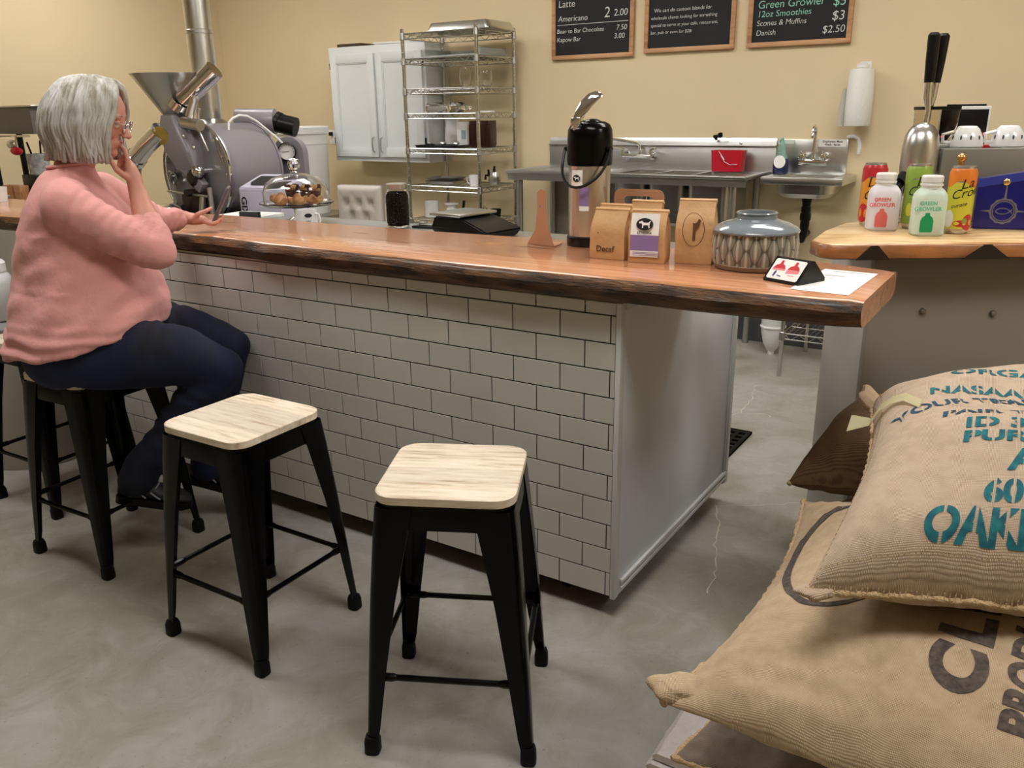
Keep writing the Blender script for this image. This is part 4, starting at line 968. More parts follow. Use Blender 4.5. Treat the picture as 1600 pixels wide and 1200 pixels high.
bm = BM(); dog(bm, .034, f_ @ T(0, .107, .0026-.0072) @ RX(-.2), .0052); obj('logo_dog', bm, M_paper, bag)
text('ETHIOPIA', .0095, f_ @ T(0, .081, .0012), M_ink, bag, align='CENTER')
bag = kraft_bag((.120, .285, ZS), .17, .103, .074, .168, 'tallest kraft coffee bag embossed with a dark oval dog mark, beside the vase', 3)
bm = BM(); NN = 40
for q in range(2):
    ri = [bm.verts.new(V((.029*cos(a*2*pi/NN)-.002, -.0405-.0002*q, .095+.045*sin(a*2*pi/NN)))) for a in range(NN)]; ro = [bm.verts.new(V((.0305*cos(a*2*pi/NN)-.002, -.0405, .095+.0465*sin(a*2*pi/NN)))) for a in range(NN)]
    for i in range(NN): bm.faces.new((ri[i], ri[(i+1) % NN], ro[(i+1) % NN], ro[i]))
obj('embossed_oval', bm, M_emb, bag)
bm = BM(); prism(bm, [(-.004, -.035), (.004, -.035), (.005, -.005), (.014, .006), (.018, .02), (.013, .026), (.008, .017), (.002, .012), (-.004, .014), (-.003, 0)], 0, .0004, mt=T(0, -.0405, .10) @ RX(pi/2)); obj('embossed_mark', bm, M_emb, bag)
kraft_bag((-.155, .335, ZS), .05, .10, .062, .138, 'kraft coffee bag standing behind the Decaf bag, only its folded top showing', 4)
kraft_bag((-.085, .408, ZS), .05, .10, .058, .145, 'rearmost kraft coffee bag, in front of the kraft carrier box', 5)
# vase
def leaf(th, z):
    """relief of stacked pointed leaves around the body; returns depth factor 0..1"""
    best = 0; NU = 15; zz = z
    for r in range(-1, 5):
        c = .012+r*.033
        off = .5 if r % 2 else 0
        u = th/(2*pi)*NU+off; s_ = u-math.floor(u)-.5; t_ = (zz-c)/.066
        if abs(t_) < .5:
            wv = .5*cos(pi*t_)**.8
            if abs(s_) < wv:
                q = abs(s_)/wv; d = (1-q)*.75+.35*(1 if q < .12 else 0)+.12*sin(q*16)
                d = min(d, (1-q)*6)
                best = max(best, d)
    return best
vs_ = thing('ceramic_vase', 'squat grey blue vase with carved leaf pattern near the end of the slab', 'vase', (.286, .285, ZS)); vs_.scale = (1, 1, .94)
bm = BM(); NA = 400; NZ = 62; col = []; rows = []
for j in range(NZ+1):
    z = .014+.088*j/NZ; rb = .108+.005*sin(pi*j/NZ)
    row = []
    for i in range(NA):
        th = 2*pi*i/NA; d = leaf(th, z-.014); r_ = rb-.005+.0055*d
        if j in (0, NZ): r_ = rb-.001
        v = bm.verts.new((r_*cos(th), r_*sin(th), z)); row.append(v); col.append(d)
    rows.append(row)
for a, b_ in zip(rows, rows[1:]):
    for i in range(NA): bm.faces.new((a[i], a[(i+1) % NA], b_[(i+1) % NA], b_[i]))
M_vb = mat('carved_glaze', rgb(170, 160, 142), .3, coat=.3); nt, b = nodes_of(M_vb); at = N_(nt, 'ShaderNodeAttribute', attribute_name='glaze'); cr = ramp(nt, [(0, rgb(58, 58, 54)), (.3, rgb(112, 107, 95)), (1, rgb(186, 178, 160))]); nt.links.new(at.outputs['Fac'], cr.inputs[0]); nt.links.new(cr.outputs[0], b.inputs['Base Color'])
o = obj('carved_body', bm, M_vb, vs_, ang=60); ca = o.data.attributes.new('glaze', 'FLOAT', 'POINT'); ca.data.foreach_set('value', [min(1, x) for x in col])
bm = BM(); lathe(bm, [(.1075, .102), (.113, .1035), (.1135, .108), (.108, .116), (.085, .128), (.060, .135), (.052, .139), (.051, .150), (.0545, .154), (.053, .157), (.048, .157), (.046, .150), (.05, .13), (.09, .11), (.1, .08), (.1, .02), (0, .018)], 64); obj('shoulder_and_neck', bm, mat('blue_grey_glaze', rgb(124, 134, 142), .12, coat=.6, noise_amt=.1, noise_scale=12), vs_)
bm = BM(); lathe(bm, [(0, 0), (.098, 0), (.104, .003), (.1085, .014), (.106, .016), (0, .016)], 64); obj('foot_band', bm, mat('brown_stoneware', rgb(130, 112, 92), .5), vs_)
# card stand
cs = thing('card_stand', 'small black wedge stand holding a red and white picture card', 'card stand', (.424, .118, ZS), R_(-22.6))
bm = BM(); prism(bm, [(-.028, 0), (.075, 0), (.075, .01), (.030, .054), (.020, .056), (.016, .053), (-.030, .005)], -.052, .052, mt=M(((0, 0, 1, 0), (1, 0, 0, 0), (0, 1, 0, 0), (0, 0, 0, 1)))); obj('wedge', bm, M_blackp, cs)
L_ = hypot(.046, .048); ct = frame_mt((0, -.030, .0055), (1, 0, 0), (0, .046, .048))
bm = BM(); prism(bm, rrect(.090, .060, .005, 4, 0, .033), .001, .002, mt=ct); obj('card', bm, M_paper, cs)
M_red = mat('red_print', rgb(196, 30, 44), .5); M_pink = mat('pink_print', rgb(222, 130, 134), .5); M_bp = mat('blue_print', rgb(50, 80, 130), .5)
def cardp(pts, m_, nm='print'):
    bm = BM(); prism(bm, pts, .0021, .0025, mt=ct); obj(nm, bm, m_, cs)
for cx_ in (-.022, .020): cardp([(cx_-.018, .034), (cx_+.018, .034), (cx_+.012, .044), (cx_+.004, .048), (cx_+.003, .058), (cx_-.004, .058), (cx_-.005, .047), (cx_-.013, .043)], M_red)
cardp([(-.040, .028), (-.003, .029), (-.004, .034), (-.04, .034)], M_pink); cardp([(.002, .022), (.038, .025), (.038, .034), (.003, .034)], M_pink)
cardp([(-.03, .010), (-.025, .010), (-.023, .022), (-.026, .028), (-.03, .022)], M_bp); cardp([(-.018, .012), (-.006, .010), (-.005, .013), (-.017, .015)], M_bp)
cardp([(.012, .016), (.030, .016), (.030, .018), (.012, .018)], M_pink)
pp = BM(); pl = [(.452, .030), (.588, .020), (.597, .325), (.463, .335)]; prism(pp, pl, 1.0409, 1.0414); pp = tag(obj('printed_sheet', pp, M_paper), 'white printed paper sheet lying on the end of the slab', 'paper')
for i, (z0, z1, y, th_) in enumerate(((.49, .575, .305, .004), (.48, .53, .25, .002), (.485, .54, .24, .002), (.478, .51, .21, .0015))):
    bm = BM(); box(bm, z0, z1, y, y+th_, 1.0414, 1.0417); obj('print_line', bm, M_ink, pp)
# kraft carrier box with slot handle
bx_ = thing('carrier_box', 'upright kraft card carrier box with an oval slot handle behind the bags', 'box', (-.135, .455, ZS), .02)
bm = BM(); ou = rrect(.166, .178, .022, 5, 0, .089); inn = rrect(.098, .030, .015, 5, 0, .142)
N4 = len(ou); mt4 = RX(pi/2)
for dz in (0,):
    a = [bm.verts.new((x, y, .0012)) for x, y in ou]; b_ = [bm.verts.new((x, y, .0012)) for x, y in inn]; c = [bm.verts.new((x, y, -.0012)) for x, y in ou]; d = [bm.verts.new((x, y, -.0012)) for x, y in inn]
    for i in range(N4):
        j = (i+1) % N4
        bm.faces.new((a[i], a[j], b_[j], b_[i])); bm.faces.new((c[j], c[i], d[i], d[j])); bm.faces.new((a[i], c[i], c[j], a[j])); bm.faces.new((b_[i], b_[j], d[j], d[i]))
xf(bm, bm.verts[:], RX(pi/2)); obj('handle_panel', bm, M_kraft2, bx_)
bm = BM(); box(bm, -.080, .080, .002, .034, 0, .095, .001); obj('carton_body', bm, M_kraft2, bx_)
bm = BM()
for x in (-.008, .022): tube(bm, [(x, .006, .10), (x, .006, .165)], .0012, 5)
obj('slot_strap', bm, M_whitep, bx_)
cr_ = thing('folded_carrier', 'tan folded card carrier flap standing left of the airpot', 'box', (-.425, .345, ZS), -.15)
bm = BM(); prism(bm, [(-.055, 0), (.058, 0), (.030, .06), (.022, .12), (.024, .172), (.002, .178), (-.012, .165), (-.012, .11), (-.020, .05)], -.002, .0, mt=RX(pi/2)); obj('side_flap', bm, M_kraft2, cr_)
bm = BM(); prism(bm, [(-.055, 0), (.058, 0), (.03, .08), (-.05, .05)], 0, .0015, mt=T(0, .0, .001)); obj('base_flap', bm, M_kraft2, cr_)
bm = BM(); prism(bm, [(-.004, .128), (.004, .128), (0, .118)], .0002, .0007, mt=RX(pi/2)); obj('printed_mark', bm, M_lav, cr_)
# airpot
ap = thing('airpot', 'tall coffee airpot with glossy black top, raised silver lever and dog logo label', 'airpot', (-.297, .435, ZS), 0); ap.scale = (1, 1, .945)
bm = BM(); lathe(bm, [(0, 0), (.068, 0), (.070, .004), (.070, .030), (.066, .034), (0, .034)], 40); obj('base_ring', bm, M_blackp, ap)
bm = BM(); lathe(bm, [(.065, .032), (.0655, .06), (.0655, .25), (.067, .262), (.060, .264), (0, .264)], 48); obj('steel_body', bm, M_steel, ap)
bm = BM(); lathe(bm, [(.060, .262), (.0695, .264), (.071, .28), (.071, .345), (.069, .375), (.060, .392), (.045, .400), (.02, .404), (0, .404)], 48)
ball(bm, (.012, -.01, .392), .032, (1, 1, .55)); obj('pump_head', bm, M_black, ap)
bm = BM(); tube(bm, [(-.018, -.052, .375), (-.022, -.055, .40), (-.018, -.050, .415)], [.014, .013, .014], 12); box(bm, -.036, -.002, -.066, -.036, .385, .415, .006); obj('lever_pivot', bm, M_chrome, ap)
bm = BM(); ring = []
for (x, y, z, w_, th_) in ((-.020, -.050, .405, .012, .008), (-.012, -.046, .425, .016, .008), (.004, -.036, .455, .019, .007), (.020, -.024, .475, .019, .006), (.034, -.012, .486, .014, .005), (.040, -.006, .487, .006, .003)):
    c = V((x, y, z)); sd = V((.75, .1, -.55)).normalized(); up_ = V((-.2, -.8, .3)).normalized()
    ring.append([c+sd*(w_*cos(a*pi/6))+up_*(th_*sin(a*pi/6)) for a in range(12)])
loft(bm, ring); obj('lever', bm, M_chrome, ap)
bm = BM(); pts = []
for i in range(17):
    a = pi*i/16; pts.append((-.080*cos(a)*1.0, -.015-.075*sin(a), .315-.118*sin(a)**.8))
tube(bm, pts, [.0045]*17, 8)
for x in (-.076, .076): cyl(bm, (x*.9, -.012, .315), (x*1.06, -.014, .315), .009, n=12)
obj('bail_handle', bm, M_blackp, ap)
def curved(r, a0, a1, z0, z1, n=10, y=1):
    bm = BM(); p = [];
    for k in range(n+1):
        a = a0+(a1-a0)*k/n; p.append((r*cos(a), r*sin(a)))
    rr = [[bm.verts.new((x, yy, z)) for x, yy in p] for z in (z0, z1)]
    for i in range(n): bm.faces.new((rr[0][i], rr[0][i+1], rr[1][i+1], rr[1][i]))
    return bm
fa = -pi/2+.05
obj('label', curved(.0662, fa-.55, fa+.10, .195, .250), M_paper, ap); obj('label', curved(.0662, fa-.05, fa+.42, .135, .195), M_lav, ap); obj('label', curved(.0664, fa-.05, fa+.42, .12, .135), M_paper, ap)
lm = frame_mt((.0668*cos(fa-.22), .0668*sin(fa-.22), .224), (-sin(fa-.22), cos(fa-.22), 0), (0, 0, 1))
bm = BM(); ovale(bm, .0145, .0115, lm, .0002); obj('logo_oval', bm, M_ink, ap)
bm = BM(); dog(bm, .021, lm, .0006); obj('logo_dog', bm, M_paper, ap)

# ------------------------------------------------------------------ things on the steel worktop behind the slab
ZW = .9705
sc_ = thing('digital_scale', 'black wedge shaped digital scale with steel weighing plate behind the slab', 'scale', (-1.05, .86, ZW), R_(-8))
bm = BM(); rings = []
for z, a in ((0, (-.135, .15, -.085, .10)), (.03, (-.150, .165, -.10, .115)), (.075, (-.135, .02, -.09, .11))):
    rings.append([V((a[0], a[2], z)), V((a[1], a[2], z)), V((a[1], a[3], z)), V((a[0], a[3], z))])
loft(bm, rings); bmesh.ops.bevel(bm, geom=bm.edges[:], offset=.005, segments=2, affect='EDGES'); obj('housing', bm, M_blackp, sc_)
bm = BM(); box(bm, -.150, .025, -.105, .12, .080, .092, .004); obj('weighing_plate', bm, M_steel, sc_)
bm = BM(); cyl(bm, (-.06, 0, .07), (-.06, 0, .081), .02); obj('plate_post', bm, M_blackp, sc_)
t = thing('mason_jar', 'glass jar of dark coffee beans with a silver screw lid', 'jar', (-1.50, .92, ZW))
bm = BM(); lathe(bm, [(0, 0), (.044, 0), (.052, .012), (.053, .14), (.044, .160), (.041, .165), (.0385, .165), (.0415, .158), (.0505, .138), (.0495, .014), (0, .008)], 36); obj('jar_glass', bm, mat('thin_jar_glass', (1, 1, 1, 1), .03, trans=1, ior=1.12), t)
bm = BM(); lathe(bm, [(0, .009), (.0425, .009), (.049, .018), (.050, .136), (.042, .152), (0, .155)], 32); obj('coffee_beans', bm, mat('dark_beans', rgb(14, 4, 4), .6, bump=.5, bump_scale=150, spec=.2), t)
bm = BM(); lathe(bm, [(.044, .166), (.0455, .166), (.0455, .186), (.043, .189), (.03, .188), (0, .187)], 36); obj('lid', bm, M_steel, t)
t = thing('card_reader', 'slim black tablet with a silver clip on top, right of the jar', 'tablet', (-1.36, .97, ZW), .1)
bm = BM(); box(bm, -.07, .07, -.045, .045, 0, .009, .003); obj('slab_body', bm, M_blackp, t)
bm = BM(); box(bm, -.045, .035, -.03, .03, .009, .016, .003); box(bm, -.05, -.025, -.02, .02, .016, .024, .003); obj('silver_clip', bm, M_steel, t)
mg = mug('white_mug', 'white mug with a black dog logo standing in front of the cake stand', (-1.80, .665, ZW), .046, .088, rz=.1)
lm = frame_mt((.015, -.0478, .05), (.95, .3, 0), (0, 0, 1)); bm = BM(); ovale(bm, .016, .009, frame_mt((.0335, -.0320, .066), (.69, .72, 0), (0, 0, 1)), .0004); obj('logo_oval', bm, M_ink, mg)
text('W', .02, frame_mt((.0272, -.0405, .032), (.69, .72, 0), (0, 0, 1)), M_ink, mg, bold=.01)
ck = thing('cake_stand', 'glass domed cake stand with faceted knob', 'cake stand', (-2.03, .83, ZW))
bm = BM(); lathe(bm, [(0, 0), (.07, 0), (.065, .01), (.02, .03), (.018, .06), (.06, .078), (.160, .082), (.172, .092), (.170, .096), (.160, .088), (0, .086)], 48); obj('pedestal_plate', bm, M_glass, ck)
bm = BM(); lathe(bm, [(.150, .089), (.152, .14), (.140, .175), (.105, .205), (.05, .222), (0, .226), (0, .223), (.05, .219), (.103, .202), (.137, .173), (.149, .14), (.147, .089), (.150, .089)], 48); obj('dome', bm, M_glass, ck)
bm = BM(); lathe(bm, [(0, .224), (.018, .226), (.014, .236), (.026, .25), (.030, .268), (.022, .284), (.01, .292), (0, .293)], 10); obj('knob', bm, M_glass, ck, ang=10)
M_wrap = mat('brown_paper_wrapper', rgb(80, 34, 26), .6); M_muf = mat('muffin_crumb', rgb(200, 150, 96), .8, noise_amt=.4, noise_scale=60, bump=.6, bump_scale=90)
M_past = mat('baked_pastry', rgb(214, 166, 110), .6, noise_amt=.5, noise_scale=30, bump=.5, bump_scale=50, col2=rgb(150, 86, 46))
for k, (x, y, lb) in enumerate(((-2.115, .885, 'leftmost'), (-2.045, .91, 'middle'), (-1.975, .89, 'rightmost'))):
    t = thing('muffin', lb+' muffin in a dark brown tulip wrapper under the glass dome', 'muffin', (x, y, ZW+.0885), k*.7, 'muffins under the dome')
    bm = BM(); rr = []
    for q, (r, z) in enumerate(((.025, 0), (.029, .035), (.033, .065))): rr.append([V((r*(1+(.12 if (a % 6 < 3) and q == 2 else 0))*cos(a*pi/12), r*sin(a*pi/12), z+(.018 if (a % 6 < 3) and q == 2 else 0))) for a in range(24)])
    loft(bm, rr, True, False); obj('wrapper', bm, M_wrap, t)
    bm = BM(); ball(bm, (0, 0, .062), .033, (1, 1, .6)); obj('muffin_top', bm, M_muf, t)
for k, (x, y, a, s, lb) in enumerate(((-2.115, .80, .3, 1, 'scone at the left front under the glass dome'), (-2.045, .745, -.2, 1, 'iced scone at the centre front under the glass dome'), (-1.975, .785, .5, 1.05, 'folded pastry right of centre under the glass dome'), (-1.915, .83, 1.2, .85, 'small pastry at the far right under the glass dome'))):
    bm = BM(); ball(bm, (0, 0, .020), .047*s, (1, .64, .48), 24, 14)
    for v in bm.verts: v.co += V((0, 0, 1))*(.008*sin(v.co.x*140+k)*(1 if v.co.z > .015 else 0)); v.co.z = max(v.co.z, 0)
    tag(obj('pastry', bm, M_past, loc=(x, y, ZW+.089), rot=(0, 0, a)), lb, 'pastry', 'pastries under the dome')
bm = BM(); box(bm, -.06, .045, -.012, .012, 0, .06, .003); tag(obj('slate_block', bm, mat('slate', rgb(52, 54, 56), .6, bump=.4), loc=(-2.16, .665, ZW), rot=(0, 0, .2)), 'dark slate block under the left rim of the cake stand', 'block')
bm = BM(); box(bm, -.13, .13, -.1, .1, 0, .018, .002); box(bm, -.12, .10, -.09, .06, .018, .020); tag(obj('paper_stack', bm, M_paper, loc=(-2.40, .86, ZW), rot=(0, 0, .15)), 'low stack of white paper left of the cake stand', 'paper')
lb_ = thing('label_printer', 'lavender white box shaped printer with sloping dark screen, behind the cake stand', 'printer', (-2.58, 1.17, .745), .15); lb_.scale = (.82, .82, 1)
bm = BM(); prism(bm, [(-.12, 0), (.16, 0), (.16, .40), (.10, .40), (-.12, .345)], -.16, .16, mt=M(((0, 0, 1, 0), (1, 0, 0, 0), (0, 1, 0, 0), (0, 0, 0, 1)))); bmesh.ops.bevel(bm, geom=bm.edges[:], offset=.006, segments=2, affect='EDGES'); obj('housing', bm, mat('lavender_plastic', rgb(196, 194, 212), .4), lb_)
sm = frame_mt((0, -.10, .3515), (1, 0, 0), (0, .22, .055)); bm = BM(); prism(bm, [(-.09, .02), (.12, .02), (.12, .17), (-.12, .17), (-.12, .06)], .001, .003, mt=sm); obj('screen', bm, M_blackp, lb_)
text('GIX', .06, frame_mt((-.155, -.1215, .30), (0, 0, -1), (1, 0, 0)) @ T(0, .012, 0), M_ink, lb_, bold=.03)
bm = BM(); box(bm, -.17, .17, -.14, .18, 0, .744, .004); tag(obj('printer_cabinet', bm, M_panel, loc=(-2.58, 1.18, 0), rot=(0, 0, .15)), 'plain pale cabinet carrying the lavender printer', 'cabinet')

# tufted chair behind
ch = thing('tufted_chair', 'cream button tufted high chair behind the worktop', 'chair', (-2.655, 1.95, -.0), .12)
M_cream = mat('cream_upholstery', rgb(232, 226, 218), .8, sheen=.3)
bm = BM(); btn = [(x, z) for r, z in enumerate((.30, .38, .46)) for x in ((-.05, .05) if r % 2 else (-.09, 0, .09))]
nx_, nz_ = 40, 40; rows = []
for j in range(nz_+1):
    row = []
    for i in range(nx_+1):
        x = -.165+.33*i/nx_; z = .19+.38*j/nz_; e = min(1, min(i, nx_-i)/4, min(j, nz_-j)/4)
        y = -.045*sqrt(max(0, 1-(1-e)**2))
        for bx0, bz0 in [(px_, pz_+.78-.78) for px_, pz_ in btn]:
            d = hypot(x-bx0, z-bz0); y += .030*math.exp(-(d/.020)**2)
            for sx in (-1, 1):
                dl = abs((x-bx0)*.8*sx-(z-bz0)*.6)
                if d < .1: y += .006*math.exp(-(dl/.006)**2)*(1-d/.1)
        row.append(bm.verts.new((x, y, z)))
    rows.append(row)
for a, b_ in zip(rows, rows[1:]):
    for i in range(nx_): bm.faces.new((a[i], a[i+1], b_[i+1], b_[i]))
bmesh.ops.solidify(bm, geom=bm.faces[:], thickness=-.05)
xf(bm, bm.verts[:], T(0, .0, .47)); obj('backrest', bm, M_cream, ch, ang=80)
bm = BM(); loft(bm, [[V((x, y+.17, z)) for x, y in rrect(.36*s, .38*s, .05)] for z, s in ((.58, .97), (.60, 1), (.66, 1), (.68, .95))]); xf(bm, bm.verts[:], T(0, 0, 0)); obj('seat', bm, M_cream, ch)
for x in (-.15, .15):
    for y in (.02, .32):
        bm = BM(); cyl(bm, (x*1.1, y, 0), (x, y, .59), .014, .02, n=10); obj('leg', bm, mat('dark_wood_leg', rgb(60, 42, 30), .4), ch)
for y in (-.03,):
    bm = BM(); box(bm, -.14, -.11, -.02, .01, .6, .72); box(bm, .11, .14, -.02, .01, .6, .72); obj('back_support', bm, M_blackp, ch)
# white lidded bucket on steel table
tb = thing('steel_table', 'small steel table carrying the tall white bucket', 'table', (-4.05, 2.85, 0))
bm = BM(); box(bm, -.3, .3, -.25, .25, .68, .71, .004); obj('table_top', bm, M_steelb, tb)
for x in (-.27, .27):
    for y in (-.22, .22): bm = BM(); cyl(bm, (x, y, 0), (x, y, .68), .016, n=10); obj('leg', bm, M_steelb, tb)
bk = thing('white_bucket', 'tall white plastic bucket with a snap lid between the roaster and the wall cabinet', 'bucket', (-4.05, 2.85, .711))
bm = BM(); lathe(bm, [(0, 0), (.165, 0), (.17, .01), (.185, .52), (.19, .525), (.19, .53), (.186, .53), (.187, .60), (0, .60)], 40); obj('bucket_body', bm, M_whitep, bk)
bm = BM(); lathe(bm, [(.188, .595), (.200, .60), (.202, .645), (.195, .655), (.18, .65), (.17, .64), (0, .64)], 40); obj('lid', bm, M_whitep, bk)

# ------------------------------------------------------------------ coffee roaster
M_rgrey = mat('roaster_grey', rgb(138, 134, 140), .35, 0, coat=.3); M_rface = mat('roaster_face', rgb(150, 148, 152), .3, .5)
ro = thing('coffee_roaster', 'grey drum coffee roaster with steel hopper, chutes and flue pipe', 'coffee roaster', (-3.10, 1.12, 0))
DZ = 1.150
bm = BM(); lathe(bm, [(.262, .03), (.262, .38), (.25, .40), (0, .40)], 56, mt=T(0, 0, DZ) @ RX(-pi/2)); lathe(bm, [(.263, .0), (.268, .0), (.268, .012), (.263, .012)], 56, mt=T(0, .37, DZ) @ RX(-pi/2)); obj('drum_housing', bm, M_rgrey, ro)
bm = BM(); lathe(bm, [(0, 0), (.272, 0), (.276, .006), (.276, .03), (0, .03)], 56, mt=T(0, 0, DZ) @ RX(-pi/2)); obj('face_plate', bm, M_rface, ro)
bm = BM()
lathe(bm, [(.279, .0), (.284, .0), (.284, .012), (.279, .012), (.279, 0)], 56, mt=T(0, -.01, DZ) @ RX(-pi/2)); obj('face_ring', bm, M_chrome, ro)
bm = BM(); loft(bm, [[V((x*s-.06+dx, y*s2-.02, z)) for x, y in rrect(.17, .16, .03)] for z, s, s2, dx in ((DZ+.02, 1.0, .5, .04), (DZ+.12, 1.25, 1, .02), (DZ+.24, 1.0, 1, -.02), (DZ+.31, .62, .8, -.04))]); obj('feed_neck', bm, M_rgrey, ro)
bm = BM(); lathe(bm, [(.05, 1.445), (.07, 1.47), (.200, 1.665), (.208, 1.672), (.203, 1.672), (.065, 1.475), (.045, 1.45), (.05, 1.445)], 48, cx=-.13, cy=.0); obj('hopper_funnel', bm, M_steel, ro)
bm = BM(); cyl(bm, (.17, .06, 1.685), (-.05, -.03, 1.50), .050, n=28); lathe(bm, [(.057, 0), (.060, 0), (.060, .05), (.057, .05)], 28, mt=frame_mt((-.05, -.03, 1.50), (.0, 1, -.1), (.66, .2, .6)) @ RX(-pi/2)); obj('diagonal_duct', bm, M_chrome, ro)
bm = BM(); tube(bm, [(.11, .3, 1.38), (.05, .3, 1.45), (-.02, .3, 1.55), (-.16, .3, 2.02), (-.18, .3, CEIL-.002)], [.085, .085, .08, .08, .08], 28) if False else cyl(bm, (-.27, .34, 1.38), (-.27, .34, CEIL-.002), .074, n=32)
lathe(bm, [(.0745, 0), (.078, .004), (.078, .02), (.0745, .024)], 32, cx=-.27, cy=.34, mt=T(0, 0, 1.9)); lathe(bm, [(.12, 0), (.12, .02), (.075, .05)], 32, cx=-.27, cy=.34, mt=T(0, 0, 1.385)); obj('flue_pipe', bm, M_steel, ro)
bm = BM(); pts = [(-.14, -.10, 1.375), (-.27, -.11, 1.30), (-.36, -.11, 1.24)]; tube(bm, pts, .052, 24); lathe(bm, [(.054, 0), (.058, 0), (.058, .035), (.054, .035)], 24, mt=frame_mt((-.36, -.11, 1.24), (0, 1, 0), (-.8, 0, -.55)) @ RX(-pi/2)); obj('side_duct', bm, M_chrome, ro)
bm = BM(); tube(bm, [(-.37, -.11, 1.235), (-.41, -.11, 1.15), (-.41, -.11, .3), (-.38, 0, .05)], .035, 20); obj('down_pipe', bm, M_steelb, ro)
bm = BM(); lathe(bm, [(0, 0), (.04, 0), (.048, .006), (.05, .012), (.044, .014), (0, .014)], 24, mt=T(-.125, -.105, DZ+.205) @ RX(pi/2+.2) @ RY(.3)); obj('sight_glass', bm, mat('amber_glass', rgb(150, 130, 60), .1, coat=.5), ro)
bm = BM(); box(bm, -.032, .032, -.05, -.005, -.12, .12, .006, mt=T(0, -.01, DZ+.0) @ RY(-.85)); obj('chute_bar', bm, M_rgrey, ro)
bm = BM(); lathe(bm, [(0, 0), (.05, 0), (.055, .02), (.03, .045), (0, .05)], 24, mt=T(.03, -.03, DZ-.02) @ RX(pi/2)); lathe(bm, [(0, 0), (.02, 0), (.02, .05), (0, .055)], 16, mt=T(.01, -.05, DZ-.10) @ RX(pi/2)); obj('door_hub', bm, mat('dark_iron', rgb(70, 60, 56), .4, .7), ro)
bm = BM(); ball(bm, (.085, -.06, DZ+.015), .034); cyl(bm, (.085, 0, DZ+.015), (.085, -.04, DZ+.015), .014); obj('chrome_ball', bm, M_chrome, ro)
bm = BM(); lathe(bm, [(.030, -.02), (.033, -.02), (.033, .02), (.030, .02), (.030, -.02)], 24, mt=T(-.15, -.03, DZ-.03) @ RX(pi/2)); obj('peep_ring', bm, M_chrome, ro)
bm = BM(); box(bm, -.10, .12, -.05, -.01, DZ-.235, DZ-.10, .008); obj('discharge_door', bm, MATS['dark_iron'], ro)
bm = BM(); tube(bm, [(-.2, -.06, DZ-.10), (.16, -.07, DZ-.115)], .007, 8); tube(bm, [(.15, -.05, DZ-.07), (.18, -.07, DZ-.26)], .014, 10); tube(bm, [(.1, -.06, DZ-.12), (.1, -.09, DZ-.26)], .018, 10); tube(bm, [(-.17, -.03, DZ-.05), (-.17, -.05, DZ-.25)], .012, 8); obj('linkage_rods', bm, M_steel, ro)
bm = BM(); tube(bm, [(.02, -.04, DZ+.26), (.10, -.03, DZ+.28), (.12, -.03, DZ+.34)], .010, 10); cyl(bm, (.07, -.06, DZ+.30), (.12, -.05, DZ+.40), .022, n=16); cyl(bm, (0, -.05, DZ+.27), (.14, -.05, DZ+.255), .03, n=16); ball(bm, (.03, -.08, DZ+.20), .012); ball(bm, (.06, -.05, DZ+.14), .012); tube(bm, [(.06, -.04, DZ+.25), (.10, -.03, DZ+.22), (.14, -.02, DZ+.12)], .006, 8); obj('damper_valve', bm, M_steel, ro)
bm = BM(); lathe(bm, [(0, .90), (.07, .90), (.10, .93), (.095, .97), (.05, .99), (0, .99)], 28, cx=-.11, cy=-.12); obj('cooling_spout', bm, M_chrome, ro)
bm = BM(); tube(bm, [(.20, -.012, DZ+.19), (.22, -.02, DZ+.13), (.255, -.02, DZ+.05)], .006, 8); obj('door_latch', bm, M_chrome, ro)
M_diam = mat('dark_grey_mark', rgb(112, 110, 116), .5)
bm = BM(); prism(bm, [(-.05, 0), (0, -.06), (.05, 0), (0, .06)], 0, .002, mt=T(-.205, -.001, DZ+.05) @ RX(pi/2)); obj('diamond_mark', bm, M_diam, ro)
bm = BM(); random.seed(11)
for a in range(16):
    an = 2*pi*a/16; lathe(bm, [(0, 0), (.008, 0), (.007, .006), (0, .007)], 8, mt=T(.25*cos(an), 0, DZ+.25*sin(an)) @ RX(pi/2))
obj('face_bolts', bm, M_chrome, ro)
bm = BM(); pts = [(.13, .14, DZ+.225), (.125, .15, DZ+.265)]+[V((.125+.06*a, .16+.22*a, DZ+.27+.055*sin(pi*a**.8)-.06*a)) for a in (.08, .25, .45, .7, .9)]+[(.22, .41, DZ+.17), (.25, .43, DZ+.13)]; tube(bm, pts, .007, 8); obj('white_hose', bm, M_whitep, ro)
bm = BM(); cyl(bm, (-.10, .40, DZ+.27), (.09, .52, DZ+.265), .072, n=28); obj('blower_housing', bm, M_rgrey, ro)
bm = BM(); cyl(bm, (.11, .53, DZ+.255), (.20, .575, DZ+.23), .056, n=24); cyl(bm, (.09, .52, DZ+.265), (.11, .53, DZ+.255), .062, n=24); obj('motor', bm, M_blackp, ro)
bm = BM(); prism(bm, rrect(.2, .36, .095, 8), 0, .05, mt=T(.235, .50, DZ+.0) @ RZ(.25) @ RX(pi/2)); obj('gauge_plate', bm, M_rgrey, ro)
g_ = T(.262, .43, DZ+.100) @ RZ(.7) @ RX(pi/2)
bm = BM(); lathe(bm, [(.046, 0), (.052, .002), (.052, .022), (.046, .026), (.046, 0)], 32, mt=g_); lathe(bm, [(0, 0), (.05, 0), (.05, -.03), (0, -.03)], 24, mt=g_); gg = obj('gauge', bm, M_blackp, ro)
bm = BM(); lathe(bm, [(0, .006), (.047, .006), (0, .008)], 32, mt=g_); obj('dial', bm, M_paper, gg)
bm = BM(); box(bm, -.03, .012, -.0015, .0015, .010, .011, mt=g_ @ RZ(.1))
